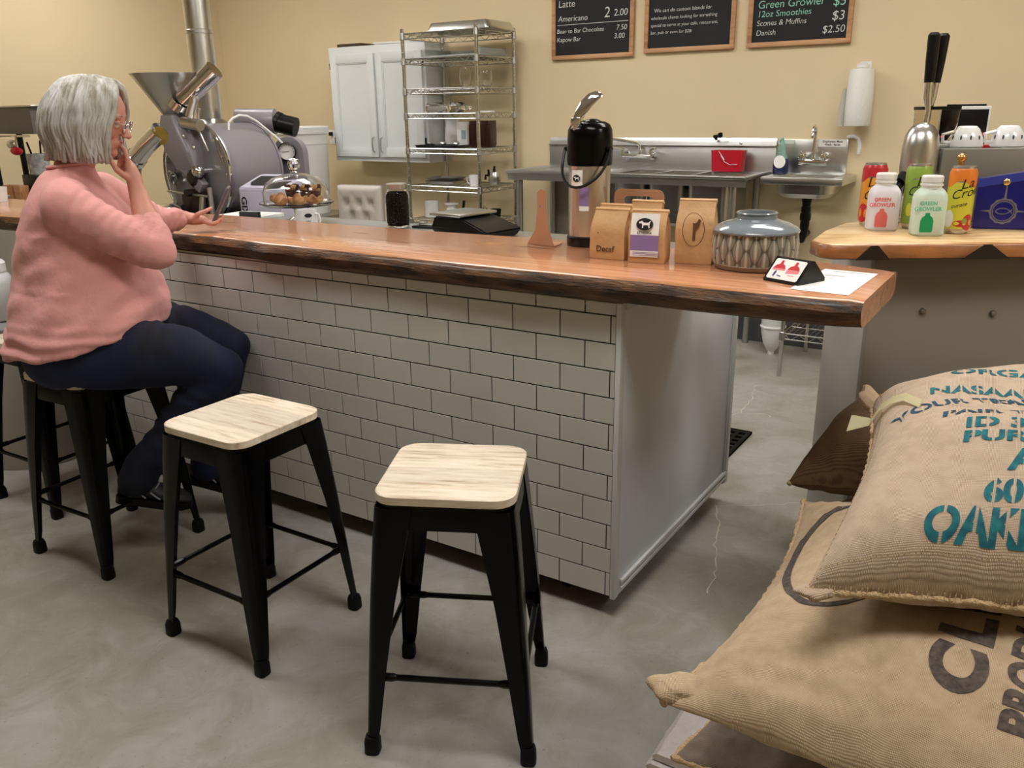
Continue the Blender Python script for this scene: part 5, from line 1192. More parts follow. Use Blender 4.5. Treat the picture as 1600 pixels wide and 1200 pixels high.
for a in range(9): box(bm, .034, .042, -.001, .001, .009, .010, mt=g_ @ RZ(pi*a/8))
obj('needle', bm, M_ink, gg)
bm = BM()
for x in (-.2, .2):
    for y in (.08, .56): box(bm, x-.03, x+.03, y-.03, y+.03, 0, .95)
box(bm, -.22, .22, .05, .60, .55, .92); obj('stand', bm, M_blackp, ro)

# ------------------------------------------------------------------ left background bench (partly hidden by the woman)
be = thing('steel_bench', 'steel over-shelf bench against the left wall behind the slab', 'bench', (-4.75, 1.0, 0))
bm = BM(); box(bm, -.62, .32, -.02, .08, 1.36, 1.52, .004); obj('over_shelf', bm, mat('grey_enamel', rgb(112, 108, 102), .4), be)
bm = BM(); box(bm, -.6, .36, -.03, .09, 1.52, 1.53, .002); obj('shelf_lid', bm, M_steel, be)
for x in (-.35, .0): bm = BM(); cyl(bm, (x, .06, .95), (x, .06, 1.36), .018, n=12); obj('post', bm, M_blackp, be)
bm = BM(); box(bm, -.6, .3, -.05, .3, .92, .95, .004); obj('bench_top', bm, M_steelb, be)
bm = BM(); box(bm, -.58, .28, 0, .28, 0, .92); obj('bench_base', bm, M_panel, be)
bm = BM(); tube(bm, [(-.5, -.06, 1.345), (.34, -.06, 1.35)], .006, 8); obj('hanging_rail', bm, M_chrome, be)
t = thing('ladle', 'dark round metal ladle hanging under the over-shelf at the left edge', 'ladle', (-4.82, .90, 1.25)); bm = BM(); ball(bm, (0, 0, 0), .065, (1, .6, 1)); obj('bowl', bm, mat('dark_steel', rgb(90, 88, 90), .3, 1), t); bm = BM(); tube(bm, [(0, 0, .06), (.005, 0, .1)], .008, 8); obj('handle', bm, MATS['dark_steel'], t)
t = thing('red_scoop', 'red handled metal scoop hanging beside the ladle', 'scoop', (-4.55, .92, 1.26)); bm = BM(); ball(bm, (0, 0, 0), .045, (1.2, .6, .55)); obj('handle', bm, MATS['red_plastic'], t); bm = BM(); ball(bm, (-.04, 0, .04), .04, (1.1, .6, .7)); tube(bm, [(0, 0, .03), (.02, 0, .09)], .006, 6); obj('scoop_head', bm, M_steel, t)
t = thing('utensil_cup', 'speckled white cup of utensils standing on a bracket behind the woman', 'cup', (-4.58, 1.06, 1.11)); bm = BM(); lathe(bm, open_cup(.058, .066, .13), 24); obj('cup_body', bm, mat('speckled_enamel', rgb(196, 196, 196), .4, noise_amt=.5, noise_scale=30), t)
bm = BM(); tube(bm, [(-.02, 0, .02), (-.06, -.02, .2)], .006, 6); tube(bm, [(.02, 0, .02), (.06, .0, .21)], .006, 6); obj('utensils', bm, M_blackp, t)
bm = BM(); box(bm, -.08, .08, -.08, .08, 0, .16, .004); tag(obj('black_stand', bm, M_blackp, loc=(-4.58, 1.06, .9505)), 'black box stand under the utensil cup', 'stand')
for k, (x, a) in enumerate(((-4.68, .15), (-4.60, -.1))):
    bm = BM(); box(bm, -.045, .045, -.03, .03, 0, .10, .004); tag(obj('wooden_block', bm, wood('block_wood', rgb(186, 128, 80), rgb(200, 144, 96), rgb(150, 96, 56)), loc=(x-.03+.03*k, .93, .9505), rot=(0, 0, a)), ('left' if k == 0 else 'right')+' small wooden block on the bench behind the woman', 'block', 'wooden blocks on the bench')
lathe_thing('white_cup', 'white paper cup on the slab behind the woman', 'cup', open_cup(.034, .042, .075), M_whitep, (-3.72, .35, ZS))
bm = BM(); box(bm, -.14, .12, -.06, .06, 0, .018, .006); tag(obj('steel_trough', bm, M_steel, loc=(-3.98, .42, ZS)), 'low steel trough on the slab at the left edge', 'tray')
# bin and jug left of the stools
t = thing('white_bin', 'pale round floor bin left of the tiled island, behind the stool', 'bin', (-2.80, -.14, 0))
bm = BM(); lathe(bm, [(0, 0), (.225, 0), (.23, .01), (.21, .60), (.20, .60), (.19, .02), (0, .02)], 48); obj('bin_body', bm, mat('bin_plastic', rgb(176, 170, 162), .45), t)
bm = BM(); lathe(bm, [(.205, .60), (.235, .602), (.236, .625), (.20, .64), (0, .645)], 48); obj('bin_lid', bm, mat('grey_lid', rgb(150, 152, 152), .4), t)
t = thing('plastic_jug', 'white lidded translucent jug standing on the round bin at the left edge', 'jug', (-2.77, -.23, .646))
bm = BM(); lathe(bm, [(0, 0), (.085, 0), (.09, .01), (.09, .15), (.075, .185), (.06, .20), (0, .20)], 36); obj('jug_body', bm, mat('translucent_white', rgb(225, 228, 228), .3, trans=.35), t)
bm = BM(); lathe(bm, [(.064, .195), (.068, .2), (.068, .235), (.06, .245), (0, .246)], 36); obj('lid', bm, M_whitep, t)

# ------------------------------------------------------------------ drinks and espresso corner on the side bar
ZB2 = 1.0855
def can(loc, rz, label, base, top, accents, txt):
    t = thing('drink_can', label, 'can', loc, rz, 'slim drink cans on the side bar'); r, h = .037, .195
    bm = BM(); lathe(bm, [(0, .003), (.027, 0), (.031, .003), (r, .014), (r, h-.018), (.031, h-.004), (.0315, h), (.029, h), (.028, h-.006), (0, h-.006)], 36); obj('shell', bm, M_steel, t)
    bm = BM(); lathe(bm, [(r+.0004, .016), (r+.0004, h-.045)], 36); obj('printed_sleeve', bm, base, t)
    bm = BM(); NN = 36; lo = [bm.verts.new(((r+.0006)*cos(i*2*pi/NN), (r+.0006)*sin(i*2*pi/NN), h-.05+.010*sin(i*2*pi/NN*3))) for i in range(NN)]; hi = [bm.verts.new(((r+.0006)*cos(i*2*pi/NN), (r+.0006)*sin(i*2*pi/NN), h-.0185)) for i in range(NN)]; h2 = [bm.verts.new(((.0325)*cos(i*2*pi/NN), (.0325)*sin(i*2*pi/NN), h-.006)) for i in range(NN)]
    for i in range(NN): bm.faces.new((lo[i], lo[(i+1) % NN], hi[(i+1) % NN], hi[i])); bm.faces.new((hi[i], hi[(i+1) % NN], h2[(i+1) % NN], h2[i]))
    obj('top_band', bm, top, t)
    for (a, z, rx, ry, m_) in accents:
        bm = BM(); c = bm.verts.new(((r+.0012)*cos(a), (r+.0012)*sin(a), z)); p = [bm.verts.new(((r+.0009)*cos(a+rx/r*cos(q)), (r+.0009)*sin(a+rx/r*cos(q)), z+ry*sin(q))) for q in [2*pi*k/20 for k in range(20)]]
        for i in range(20): bm.faces.new((c, p[i], p[(i+1) % 20]))
        obj('fruit_print', bm, m_, t)
    for (s, a, z, size) in txt:
        bm = text_bm(s, size, .0, shear=.2)
        for v in bm.verts: q = a+v.co.x/r; v.co = V(((r+.0015)*cos(q), (r+.0015)*sin(q), z+v.co.y+.25*v.co.x))
        obj('script_lettering', bm, M_ink, t)
    return t
Ml = lambda n, c: mat(n, c, .3, coat=.4)
yel, org, redc, grn, orr = Ml('yellow_print', rgb(206, 200, 60)), Ml('orange_print', rgb(224, 124, 40)), Ml('crimson_print', rgb(190, 40, 50)), Ml('lime_print', rgb(130, 160, 60)), Ml('amber_print', rgb(226, 150, 50))
AF = -pi/2+.15
can((.712, .875, ZB2), 0, 'yellow and orange slim drink can with black script, right of the three cans', yel, org, [(AF-.75, .045, .014, .026, M_paper), (AF+.75, .035, .018, .024, redc), (AF+.2, .032, .022, .010, redc), (AF+.45, .04, .008, .008, grn)], [('La', AF-.15, .13, .040), ('Croix', AF-.75, .10, .036), ('curate', AF-.65, .075, .016)])
can((.585, .935, ZB2), 0, 'green slim drink can half hidden behind the green printed bottle', grn, Ml('green_top', rgb(140, 170, 70)), [(AF-.5, .06, .01, .02, yel)], [('La', AF-.15, .13, .040), ('Croix', AF-.75, .10, .036)])
can((.452, .962, ZB2), 0, 'red and orange slim drink can behind the pink printed bottle', orr, redc, [(AF-.7, .04, .02, .03, redc), (AF+.6, .10, .02, .03, redc)], [('La', AF-.5, .12, .045), ('C', AF-.75, .08, .040)])
def bottle(loc, rz, label, pr_m, body_m, pr2):
    t = thing('growler_bottle', label, 'bottle', loc, rz, 'small white bottles on the side bar')
    bm = BM(); rings = []
    for z, s, r in ((0, .90, .018), (.006, 1, .020), (.105, 1, .020), (.118, .96, .022), (.130, .82, .026), (.137, .66, .026)): rings.append([V((x, y, z)) for x, y in rrect(.088*s, .072*s, min(r, .036*s), 6)])
    loft(bm, rings); obj('bottle_body', bm, body_m, t)
    bm = BM(); lathe(bm, [(.028, .135), (.028, .142), (.031, .143), (.031, .148), (.028, .149), (.028, .153), (.030, .154), (.030, .168), (.027, .172), (0, .172)], 32); obj('screw_cap', bm, M_whitep, t)
    f = T(-.012, -.0362, 0) @ RX(pi/2)
    bm = BM(); prism(bm, [(-.016, .012), (.016, .012), (.018, .016), (.018, .045), (.014, .055), (.007, .060), (.006, .068), (-.006, .068), (-.007, .060), (-.014, .055), (-.018, .045), (-.018, .016)], 0, .0005, mt=f); obj('bottle_print', bm, pr_m, t)
    for k, s in enumerate(('GREEN', 'GROWLER')): text(s, .0155, f @ T(-.001, .090-.016*k, .0002), pr2, t, bold=.03, align='CENTER')
    return t
bottle((.505, .855, ZB2), .42, 'small white bottle printed with a coral pink bottle picture', Ml('coral_print', rgb(226, 110, 110)), mat('bottle_white', rgb(224, 220, 228), .4), MATS['coral_print'])
bottle((.640, .795, ZB2), .42, 'small pale green bottle printed with a green bottle picture', Ml('emerald_print', rgb(20, 150, 90)), mat('bottle_mint', rgb(205, 222, 206), .4), Ml('pale_emerald_print', rgb(110, 195, 160)))
# blue box with emblem
ub = V((.972, .235, 0)); bb = thing('blue_box', 'glossy dark blue box with a gold stud and silver fish compass emblem', 'box', (.745, 1.0, ZB2), atan2(ub.y, ub.x))
bm = BM(); prism(bm, [(0, 0), (.36, 0), (.36, .215), (0, .150)], 0, .05, mt=T(0, .05, 0) @ RX(pi/2)); bmesh.ops.bevel(bm, geom=bm.edges[:], offset=.003, segments=2, affect='EDGES'); obj('box_body', bm, mat('navy_gloss', rgb(16, 18, 112), .2, coat=.5), bb)
bm = BM(); prism(bm, [(0, .150), (.36, .215), (.36, .19), (0, .125)], 0, .002, mt=RX(pi/2)); obj('flap_edge', bm, mat('blue_edge', rgb(50, 60, 150), .3), bb)
bm = BM(); ball(bm, (.075, -.003, .142), .011, (1, .6, 1)); obj('gold_stud', bm, mat('gold', rgb(220, 190, 140), .2, 1), bb)
M_emb2 = mat('silver_print', rgb(120, 122, 135), .4, .4); bm = BM(); e0 = T(.078, -.0008, .055) @ RX(pi/2)
NN = 48
for r0, r1 in ((.028, .031), (.033, .0375)):
    a = [bm.verts.new(e0 @ V((r0*cos(i*2*pi/NN), r0*sin(i*2*pi/NN), .0006))) for i in range(NN)]; c = [bm.verts.new(e0 @ V((r1*(1+(.05 if i % 4 < 2 and r1 > .035 else 0))*cos(i*2*pi/NN), r1*(1+(.05 if i % 4 < 2 and r1 > .035 else 0))*sin(i*2*pi/NN), .0006))) for i in range(NN)]
    for i in range(NN): bm.faces.new((a[i], a[(i+1) % NN], c[(i+1) % NN], c[i]))
for k in range(3):
    L0 = .10 if k == 0 else .066; prism(bm, [(-.0035, .036), (.0035, .036), (0, L0)], .0004, .0008, mt=e0 @ RZ(-pi/2*(k if k < 2 else 3)))
fish = [(.020*cos(t_), .010*sin(t_)) for t_ in [2*pi*k/24 for k in range(24)]]; fi = [(.017*cos(t_), .0072*sin(t_)) for t_ in [2*pi*k/24 for k in range(24)]]
A = [bm.verts.new(e0 @ V((x-.002, y, .0008))) for x, y in fish]; B = [bm.verts.new(e0 @ V((x-.002, y, .0008))) for x, y in fi]
for i in range(24): bm.faces.new((A[i], A[(i+1) % 24], B[(i+1) % 24], B[i]))
prism(bm, [(.016, 0), (.025, .009), (.022, 0), (.025, -.009)], .0004, .0008, mt=e0); obj('fish_emblem', bm, M_emb2, bb)
# espresso machine
em = thing('espresso_machine', 'large espresso machine seen from behind with grey back panel and tall black levers', 'espresso machine', (.62, 1.13, ZB2), atan2(u2.y, u2.x))
bm = BM(); box(bm, 0, .75, 0, .02, .0, .232, .004); obj('back_panel', bm, mat('warm_grey_metal', rgb(138, 134, 126), .4, .5), em)
bm = BM(); box(bm, .02, .74, .02, .34, .02, .225, .006); obj('chassis', bm, M_steel, em)
for x in (.06, .7):
    for y in (.05, .3): bm = BM(); cyl(bm, (x, y, 0), (x, y, .03), .02, n=12); obj('foot', bm, M_rubber, em)
bm = BM(); lathe(bm, [(0, 0), (.045, 0), (.054, .01), (.056, .05), (.056, .12), (.050, .155), (.036, .18), (.016, .192), (0, .194)], 36, cx=-.06, cy=.03, mt=T(0, 0, .12)); obj('group_dome', bm, M_steel, em)
bm = BM(); lathe(bm, [(0, 0), (.038, 0), (.046, .02), (.046, .10), (.036, .14), (0, .16)], 30, cx=-.02, cy=.13, mt=T(0, 0, .15)); obj('group_dome', bm, M_steel, em)
bm = BM(); lathe(bm, [(.0565, 0), (.058, .002), (.058, .008), (.0565, .01)], 36, cx=-.06, cy=.03, mt=T(0, 0, .135)); cyl(bm, (-.055, -.03, .165), (-.055, -.026, .165), .010, n=16); obj('dome_trim', bm, M_chrome, em)
bm = BM(); cyl(bm, (-.055, -.0305, .165), (-.055, -.028, .165), .007, n=14); obj('dome_hole', bm, M_blackp, em)
for (x, y, dx) in ((-.055, .03, -.008), (-.03, .08, .02)):
    bm = BM(); tube(bm, [(x, y, .29), (x+.004, y, .35), (x+dx*.4, y, .39), (x+dx*.6, y, .44)], [.010, .008, .013, .013], 12); obj('lever_arm', bm, M_chrome, em)
    bm = BM(); tube(bm, [(x+dx*.6, y, .435), (x+dx*.8, y, .50), (x+dx, y, .575), (x+dx, y, .583)], [.0155, .0175, .018, .012], 14); obj('lever_grip', bm, M_blackp, em)
bm = BM(); cyl(bm, (-.12, -.0, .13), (-.16, -.02, .10), .014, .018, n=12); tube(bm, [(-.11, .0, .15), (-.13, -.01, .13)], .02, 10); obj('steam_knob', bm, M_blackp, em)
bm = BM(); tube(bm, [(-.10, 0, .12), (-.115, -.01, .06), (-.11, -.01, .01)], .010, 10); tube(bm, [(-.05, 0, .12), (-.05, 0, .02)], .022, 14); tube(bm, [(-.01, -.02, .10), (-.0, -.05, .09), (-.0, -.06, .03)], .008, 8); cyl(bm, (-.06, -.02, .105), (.0, -.02, .115), .016); obj('group_pipes', bm, M_chrome, em)
bm = BM(); box(bm, -.13, 0, -.02, .2, 0, .018, .004); obj('drip_tray', bm, M_steelb, em)
gh = thing('bean_hopper', 'clear square bean hopper with a dark rim standing behind the levers', 'hopper', (.575, 1.225, ZB2+.0), .5)
bm = BM(); loft(bm, [[V((x, y, z)) for x, y in rrect(.118*s, .10*s, .015)] for z, s in ((.24, .6), (.28, .96), (.355, 1), (.355, .97), (.285, .92), (.245, .55))], False, False); obj('hopper_shell', bm, mat('smoky_plastic', rgb(235, 228, 215), .05, trans=1, ior=1.1), gh)
bm = BM(); loft(bm, [[V((x, y, z)) for x, y in rrect(.122*s, .104*s, .015)] for z, s in ((.352, 1), (.362, 1), (.362, .93), (.352, .93))], False, False); obj('hopper_rim', bm, M_blackp, gh)
bm = BM(); box(bm, -.045, .045, -.04, .04, .2335, .246, .004); obj('hopper_base', bm, M_steelb, gh)
def em_at(x, y, z): return (O2.x, O2.y, 0)
dd = thing('control_box', 'black display box with red and green lights behind the cups', 'display', (.568, 1.355, ZB2+.226), .12)
bm = BM(); box(bm, 0, .155, 0, .12, 0, .135, .004); obj('housing', bm, M_whitep, dd)
bm = BM(); box(bm, .006, .149, -.003, .001, .006, .125, .001); obj('dark_face', bm, mat('black_glass', rgb(14, 9, 11), .35, spec=.3), dd)
bm = BM(); box(bm, .02, .14, .01, .10, .135, .142, .002); obj('top_tray', bm, M_blackp, dd)
for x, c, nm in ((.02, (1, .05, .12, 1), 'red_led'), (.077, (.15, .9, .2, 1), 'green_led')):
    bm = BM(); ball(bm, (x, -.004, .035), .0045); obj(nm, bm, mat(nm, c, emit=4), dd)
bm = BM(); box(bm, .12, .148, -.004, -.002, .02, .05); obj('red_print', bm, M_red, dd)
bx3 = BM(); box(bx3, 0, .12, 0, .1, 0, .22, .004); tag(obj('black_canister', bx3, M_blackp, loc=(.875, 1.43, ZB2+.226), rot=(0, 0, .5)), 'black upright box at the right picture edge on the machine', 'box')
M_spot = mat('dark_spot_glaze', rgb(70, 80, 80), .3)
for k, (d, off) in enumerate(((.10, .065), (.235, .065), (.37, .075))):
    P = V((.62, 1.13, 0))+u2*d+n2*off
    t = thing('espresso_cup', ('left', 'middle', 'right')[k]+' upturned white spotted cup on top of the espresso machine', 'cup', (P.x, P.y, ZB2+.2325), .5, 'spotted cups on the machine'); t.scale = (1.22, 1.22, 1.05)
    bm = BM(); lathe(bm, [(.040, 0), (.043, .004), (.040, .03), (.030, .055), (.022, .064), (.020, .062), (0, .062)], 30); obj('cup_body', bm, M_cer, t)
    bm = BM(); tube(bm, [(-.038, 0, .015), (-.062, -.004, .018), (-.064, -.004, .04), (-.034, 0, .048)], .005, 8); obj('handle', bm, M_cer, t)
    for a in (-2.9, -2.3, -1.7, -1.1, -.5, .1):
        bm = BM(); ball(bm, (.0395*cos(a), .0395*sin(a), .030), .0042, (.6, .6, 1.7)); obj('spot', bm, M_spot, t)
bm = BM(); box(bm, -.04, .04, -.005, .005, 0, .012, .002); tag(obj('red_strip', bm, M_red, loc=(.735, 1.33, ZB2+.226), rot=(0, 0, .5)), 'red strip lying between the cups and the control box', 'strip')
bm = BM(); cyl(bm, (0, 0, 0), (0, 0, .205), .008, n=12); k_ = obj('brass_tamper', bm, mat('brass2', rgb(205, 160, 100), .25, 1), loc=(.69, .99, ZB2)); tag(k_, 'brass rod with round knob standing behind the yellow can', 'knob')
bm = BM(); ball(bm, (0, 0, .212), .014); obj('knob', bm, MATS['brass2'], k_)
# ------------------------------------------------------------------ the seated woman (local frame: x forward, y to her left, z up)
PF = V((.72, .694, 0)).normalized()
wo = thing('person', 'grey-haired seated person in pink top and dark jeans, hand at chin, reading a phone', 'person', (-1.747, -.527, 0), atan2(PF.y, PF.x))
def limb(bm, pts, n=20):
    for (p, r) in pts: ball(bm, p, r, u=n, v=n//2+2)
    for (p, r), (q, s) in zip(pts, pts[1:]):
        if (V(q)-V(p)).length > 1e-4: cyl(bm, p, q, r, s, n=n)
def remesh(bm, vox, sm=4, fac=.5):
    me = bpy.data.meshes.new('tmp'); bm.to_mesh(me); bm.free(); o = link('tmp', me)
    m = o.modifiers.new('r', 'REMESH'); m.mode = 'VOXEL'; m.voxel_size = vox; m.use_smooth_shade = True
    if sm: s = o.modifiers.new('s', 'SMOOTH'); s.iterations = sm; s.factor = fac
    dg = bpy.context.evaluated_depsgraph_get(); out = bpy.data.meshes.new_from_object(o.evaluated_get(dg))
    b = BM(); b.from_mesh(out); bpy.data.objects.remove(o); bpy.data.meshes.remove(me); bpy.data.meshes.remove(out)
    return b
HC = V((.208, 0, 1.462)); HP = R_(17)
def H(x, y, z): return HC+V((x*cos(HP)+z*sin(HP), y, -x*sin(HP)+z*cos(HP)))
hrot = Euler((0, HP, 0))
bm = BM()
# head
def hb(c, r, s, e=None): ball(bm, H(*c), r, s, 28, 18, e or hrot)
hb((-.005, 0, .012), .1, (.96, .76, .92)); hb((.025, 0, -.03), .07, (.85, .80, 1.05)); hb((.045, 0, -.07), .046, (.85, .88, .85)); hb((.068, 0, -.098), .018, (1, 1.1, .9))
for s in (-1, 1):
    hb((.052, s*.036, -.038), .027, (.9, .8, .95)); hb((.02, s*.048, -.07), .03, (1.3, .6, .9)); hb((.072, s*.030, .014), .018, (.8, 1.3, .5)); hb((-.012, s*.075, -.02), .022, (.7, .35, 1.2)); hb((.072, s*.030, -.008), .0125, (.8, 1, .9))
limb(bm, [(H(.083, 0, .002), .008), (H(.094, 0, -.018), .009), (H(.108, 0, -.036), .0105)], 14)
for s in (-1, 1): hb((.097, s*.010, -.040), .0085, (1, .9, .8))
hb((.087, 0, -.061), .013, (.7, 1.5, .38)); hb((.084, 0, -.073), .013, (.7, 1.35, .42)); hb((.078, 0, -.066), .02, (.6, 1.2, .8))
# neck and trunk core
limb(bm, [(H(-.02, 0, -.07), .055), ((.125, 0, 1.30), .056), ((.11, 0, 1.22), .08)])
for c, r, s in (((.115, 0, 1.13), .13, (1, 1.15, 1)), ((.11, 0, .98), .16, (1.05, 1.1, 1)), ((.06, 0, .80), .15, (1.05, 1.15, .85))): ball(bm, c, r, s)
# arms
SHR, ELR, WRR = V((.140, -.185, 1.205)), V((.372, -.19, 1.065)), V((.318, -.075, 1.240))
SHL, ELL, WRL = V((.150, .185, 1.205)), V((.285, .325, 1.090)), V((.372, .365, 1.098))
limb(bm, [(SHR, .045), (ELR, .042), (ELR*.5+WRR*.5, .040), (ELR*.2+WRR*.8, .030), (WRR, .026)])
limb(bm, [(SHL, .045), (ELL, .040), (ELL*.5+WRL*.5, .036), (WRL, .026)])
for s in (-1, 1): limb(bm, [((.08, s*.11, .76), .09), ((.50, s*.13, .665), .055), ((.30 if s < 0 else .43, s*.125, .42), .045), ((.205 if s < 0 else .385, s*.12, .31 if s < 0 else .24), .034), ((.20 if s < 0 else .39, s*.12, .27 if s < 0 else .19), .030)])
# right hand at the chin
Wp = WRR
limb(bm, [(Wp, .025), ((.312, -.062, 1.270), .024), ((.302, -.050, 1.298), .022)]); ball(bm, (.306, -.055, 1.285), .03, (.75, .9, 1.0))
def finger(pts, r=.0088): limb(bm, [(V(p), r*(1-.10*i)) for i, p in enumerate(pts)], 12)
finger([(.300, -.070, 1.305), (.303, -.068, 1.332), (.296, -.055, 1.355), (.284, -.040, 1.366)], .0092)
finger([(.302, -.055, 1.312), (.290, -.046, 1.336), (.272, -.034, 1.322), (.266, -.034, 1.306)], .0092)
finger([(.306, -.038, 1.308), (.293, -.026, 1.328), (.275, -.018, 1.314), (.272, -.022, 1.298)], .0088)
finger([(.308, -.022, 1.300), (.297, -.010, 1.316), (.282, -.004, 1.303), (.280, -.010, 1.289)], .0078)
finger([(.296, -.082, 1.275), (.272, -.088, 1.298), (.258, -.076, 1.322), (.254, -.064, 1.336)], .0100)
# left hand under the phone
limb(bm, [(WRL, .024), ((.398, .375, 1.092), .022)]); ball(bm, (.412, .380, 1.088), .034, (1.15, 1.05, .50)); limb(bm, [((.40, .360, 1.088), .017), ((.43, .372, 1.086), .015)], 14)
finger([(.436, .356, 1.086), (.462, .352, 1.074), (.484, .362, 1.078), (.494, .378, 1.090)], .0088)
finger([(.440, .376, 1.084), (.468, .378, 1.070), (.492, .388, 1.078), (.502, .398, 1.094)], .0090)
finger([(.438, .396, 1.084), (.466, .402, 1.071), (.490, .410, 1.080), (.500, .416, 1.096)], .0088)
finger([(.430, .414, 1.086), (.454, .424, 1.074), (.478, .434, 1.080), (.490, .434, 1.092)], .0076)
finger([(.402, .350, 1.094), (.424, .346, 1.112), (.450, .362, 1.120), (.468, .382, 1.128)], .0100)
M_skin = mat('skin', rgb(202, 142, 124), .5, sss=.08, noise_amt=.06, noise_scale=25, bump=.05, bump_scale=120)
bm = remesh(bm, .0042, 3); 
obj('body', bm, M_skin, wo, ang=180)
# eyes, brows, lips
for s in (-1, 1):
    bm = BM(); ball(bm, H(.0745, s*.030, -.008), .0115, (1, 1, 1), 16, 12); obj('eye', bm, mat('eye_white', rgb(225, 222, 216), .2), wo)
    bm = BM(); ball(bm, H(.0775, s*.030, -.006), .0122, (.8, 1.08, .9), 16, 12, hrot)
    for v in list(bm.verts):
        q = (v.co-H(.0775, s*.030, -.006)).dot(H(0, 0, 1)-H(0, 0, 0))
        if q < -.003: bm.verts.remove(v)
    obj('eyelid', bm, M_skin, wo)
    bm = BM(); tube(bm, [H(.083, s*.014, .014), H(.086, s*.028, .020), H(.078, s*.046, .016)], [.002, .003, .0015], 8); obj('eyebrow', bm, mat('grey_brow', rgb(150, 140, 130), .8), wo)
bm = BM(); ball(bm, H(.0925, 0, -.0605), .010, (.55, 1.75, .34), 20, 12, hrot); ball(bm, H(.0895, 0, -.0715), .010, (.6, 1.6, .40), 20, 12, hrot); obj('lips', bm, mat('lip_colour', rgb(176, 92, 92), .4), wo)
# glasses
M_gf = mat('pale_metal_frame', rgb(214, 206, 196), .2, .8)
gl = thing('glasses_rim', '', '', (0, 0, 0)); bpy.data.objects.remove(gl)
bm = BM()
for s in (-1, 1):
    ring = [H(.101+.002*cos(a*pi/12), s*(.031+.0235*cos(a*pi/12)*(abs(cos(a*pi/12))**-.25 if abs(cos(a*pi/12)) > .05 else 1)), -.010+.017*sin(a*pi/12)) for a in range(24)]
    tube(bm, ring, .0014, 6, closed=True); tube(bm, [H(.101, s*.055, -.002), H(.094, s*.070, .0), H(.03, s*.079, -.004), H(-.02, s*.082, -.01)], [.002, .0022, .0016, .0014], 6)
tube(bm, [H(.102, -.009, -.006), H(.106, 0, -.003), H(.102, .009, -.006)], .0014, 6); gg = obj('glasses', bm, M_gf, wo)
for s in (-1, 1):
    bm = BM(); c = bm.verts.new(H(.1015, s*.031, -.010)); p = [bm.verts.new(H(.101, s*(.031+.022*cos(a*pi/12)), -.010+.0155*sin(a*pi/12))) for a in range(24)]
    for i in range(24): bm.faces.new((c, p[i], p[(i+1) % 24]))
    bmesh.ops.solidify(bm, geom=bm.faces[:], thickness=.0008); obj('lens', bm, M_glass, gg)
# hair: a cap and many locks falling into a chin length bob
M_hair = mat('silver_hair', rgb(208, 208, 206), .42, noise_amt=.35, noise_scale=30, bump=.5, bump_scale=120, stretch=(1, 1, .12), col2=rgb(150, 144, 128))
random.seed(21); bm = BM()
ball(bm, HC+V((-.022, 0, .012)), .1, (1.10, .90, .98), 40, 26, hrot)
for v in list(bm.verts):
    d = v.co-HC
    if d.x > .062 and d.z < .058: bm.verts.remove(v)
ball(bm, HC+V((-.055, 0, -.05)), .09, (.95, 1.0, .85), 32, 20)
obj_h = []
def lock(pts, r):
    P = [V(p) for p in pts]; out = []; n = 16
    for i in range(n+1):
        t = i/n*(len(P)-1); k = min(int(t), len(P)-2); f = t-k
        p0, p1, p2, p3 = P[max(k-1, 0)], P[k], P[k+1], P[min(k+2, len(P)-1)]
        out.append(.5*((2*p1)+(p2-p0)*f+(2*p0-5*p1+4*p2-p3)*f*f+(3*p1-p0-3*p2+p3)*f**3))
    tube(bm, out, [r*(.55+.75*sin(pi*min(.97, .12+.88*i/n))**.6) for i in range(n+1)], 6)
for i in range(560):
    side = random.choice((-1, 1)); ph = random.uniform(0, 1)       # 0 back .. 1 front
    A = R_(8+ph*125); lay = random.uniform(-.004, .008)
    ca, sa = -cos(A), sin(A)
    px = .075*random.random() if ph > .6 else .02
    crown = HC+V((.0-.02+px*.6, side*.012*random.uniform(.3, 1.2), .108+lay*.4))
    up = HC+V((-.012+.078*ca+.012, side*.062*sa, .088+lay))
    mid = HC+V((-.018+(.112+lay)*ca, side*(.092+lay)*sa, .028))
    low = HC+V((-.030+(.118+lay)*ca*(.98), side*(.102+lay)*sa, -.055+random.uniform(-.01, .01)))
    zt = -.118-.012*ph+random.uniform(-.016, .014)
    end = HC+V((-.030+(.108+random.uniform(-.012, .012))*ca+.012*ph, side*(.096+random.uniform(-.012, .010))*sa, zt))
    if ph > .42:
        f = (ph-.42)/.58
        sf = sin(pi*f); up = HC+V((-.051+.131*f, side*(.054-.024*f*f+.012*sf), .090-.006*f+lay)); mid = HC+V((-.078+.168*f, side*(.083-.022*f+.026*sf+lay), .030+.012*f))
        low = HC+V((-.092+.154*f, side*(.092+.003*f+.022*sf+lay), -.050+.008*f)); end = HC+V((-.086+.134*f+random.uniform(-.010, .010), side*(.086+.004*f+.016*sf+random.uniform(-.012, .008)), zt))
    w_ = random.uniform(-.010, .010)
    low.x += w_; end.x -= w_
    lock([crown, up, mid, (mid+low)/2+V((w_, side*.002, 0)), low, end], random.uniform(.0038, .0075))
obj('hair', bm, M_hair, wo, ang=180)
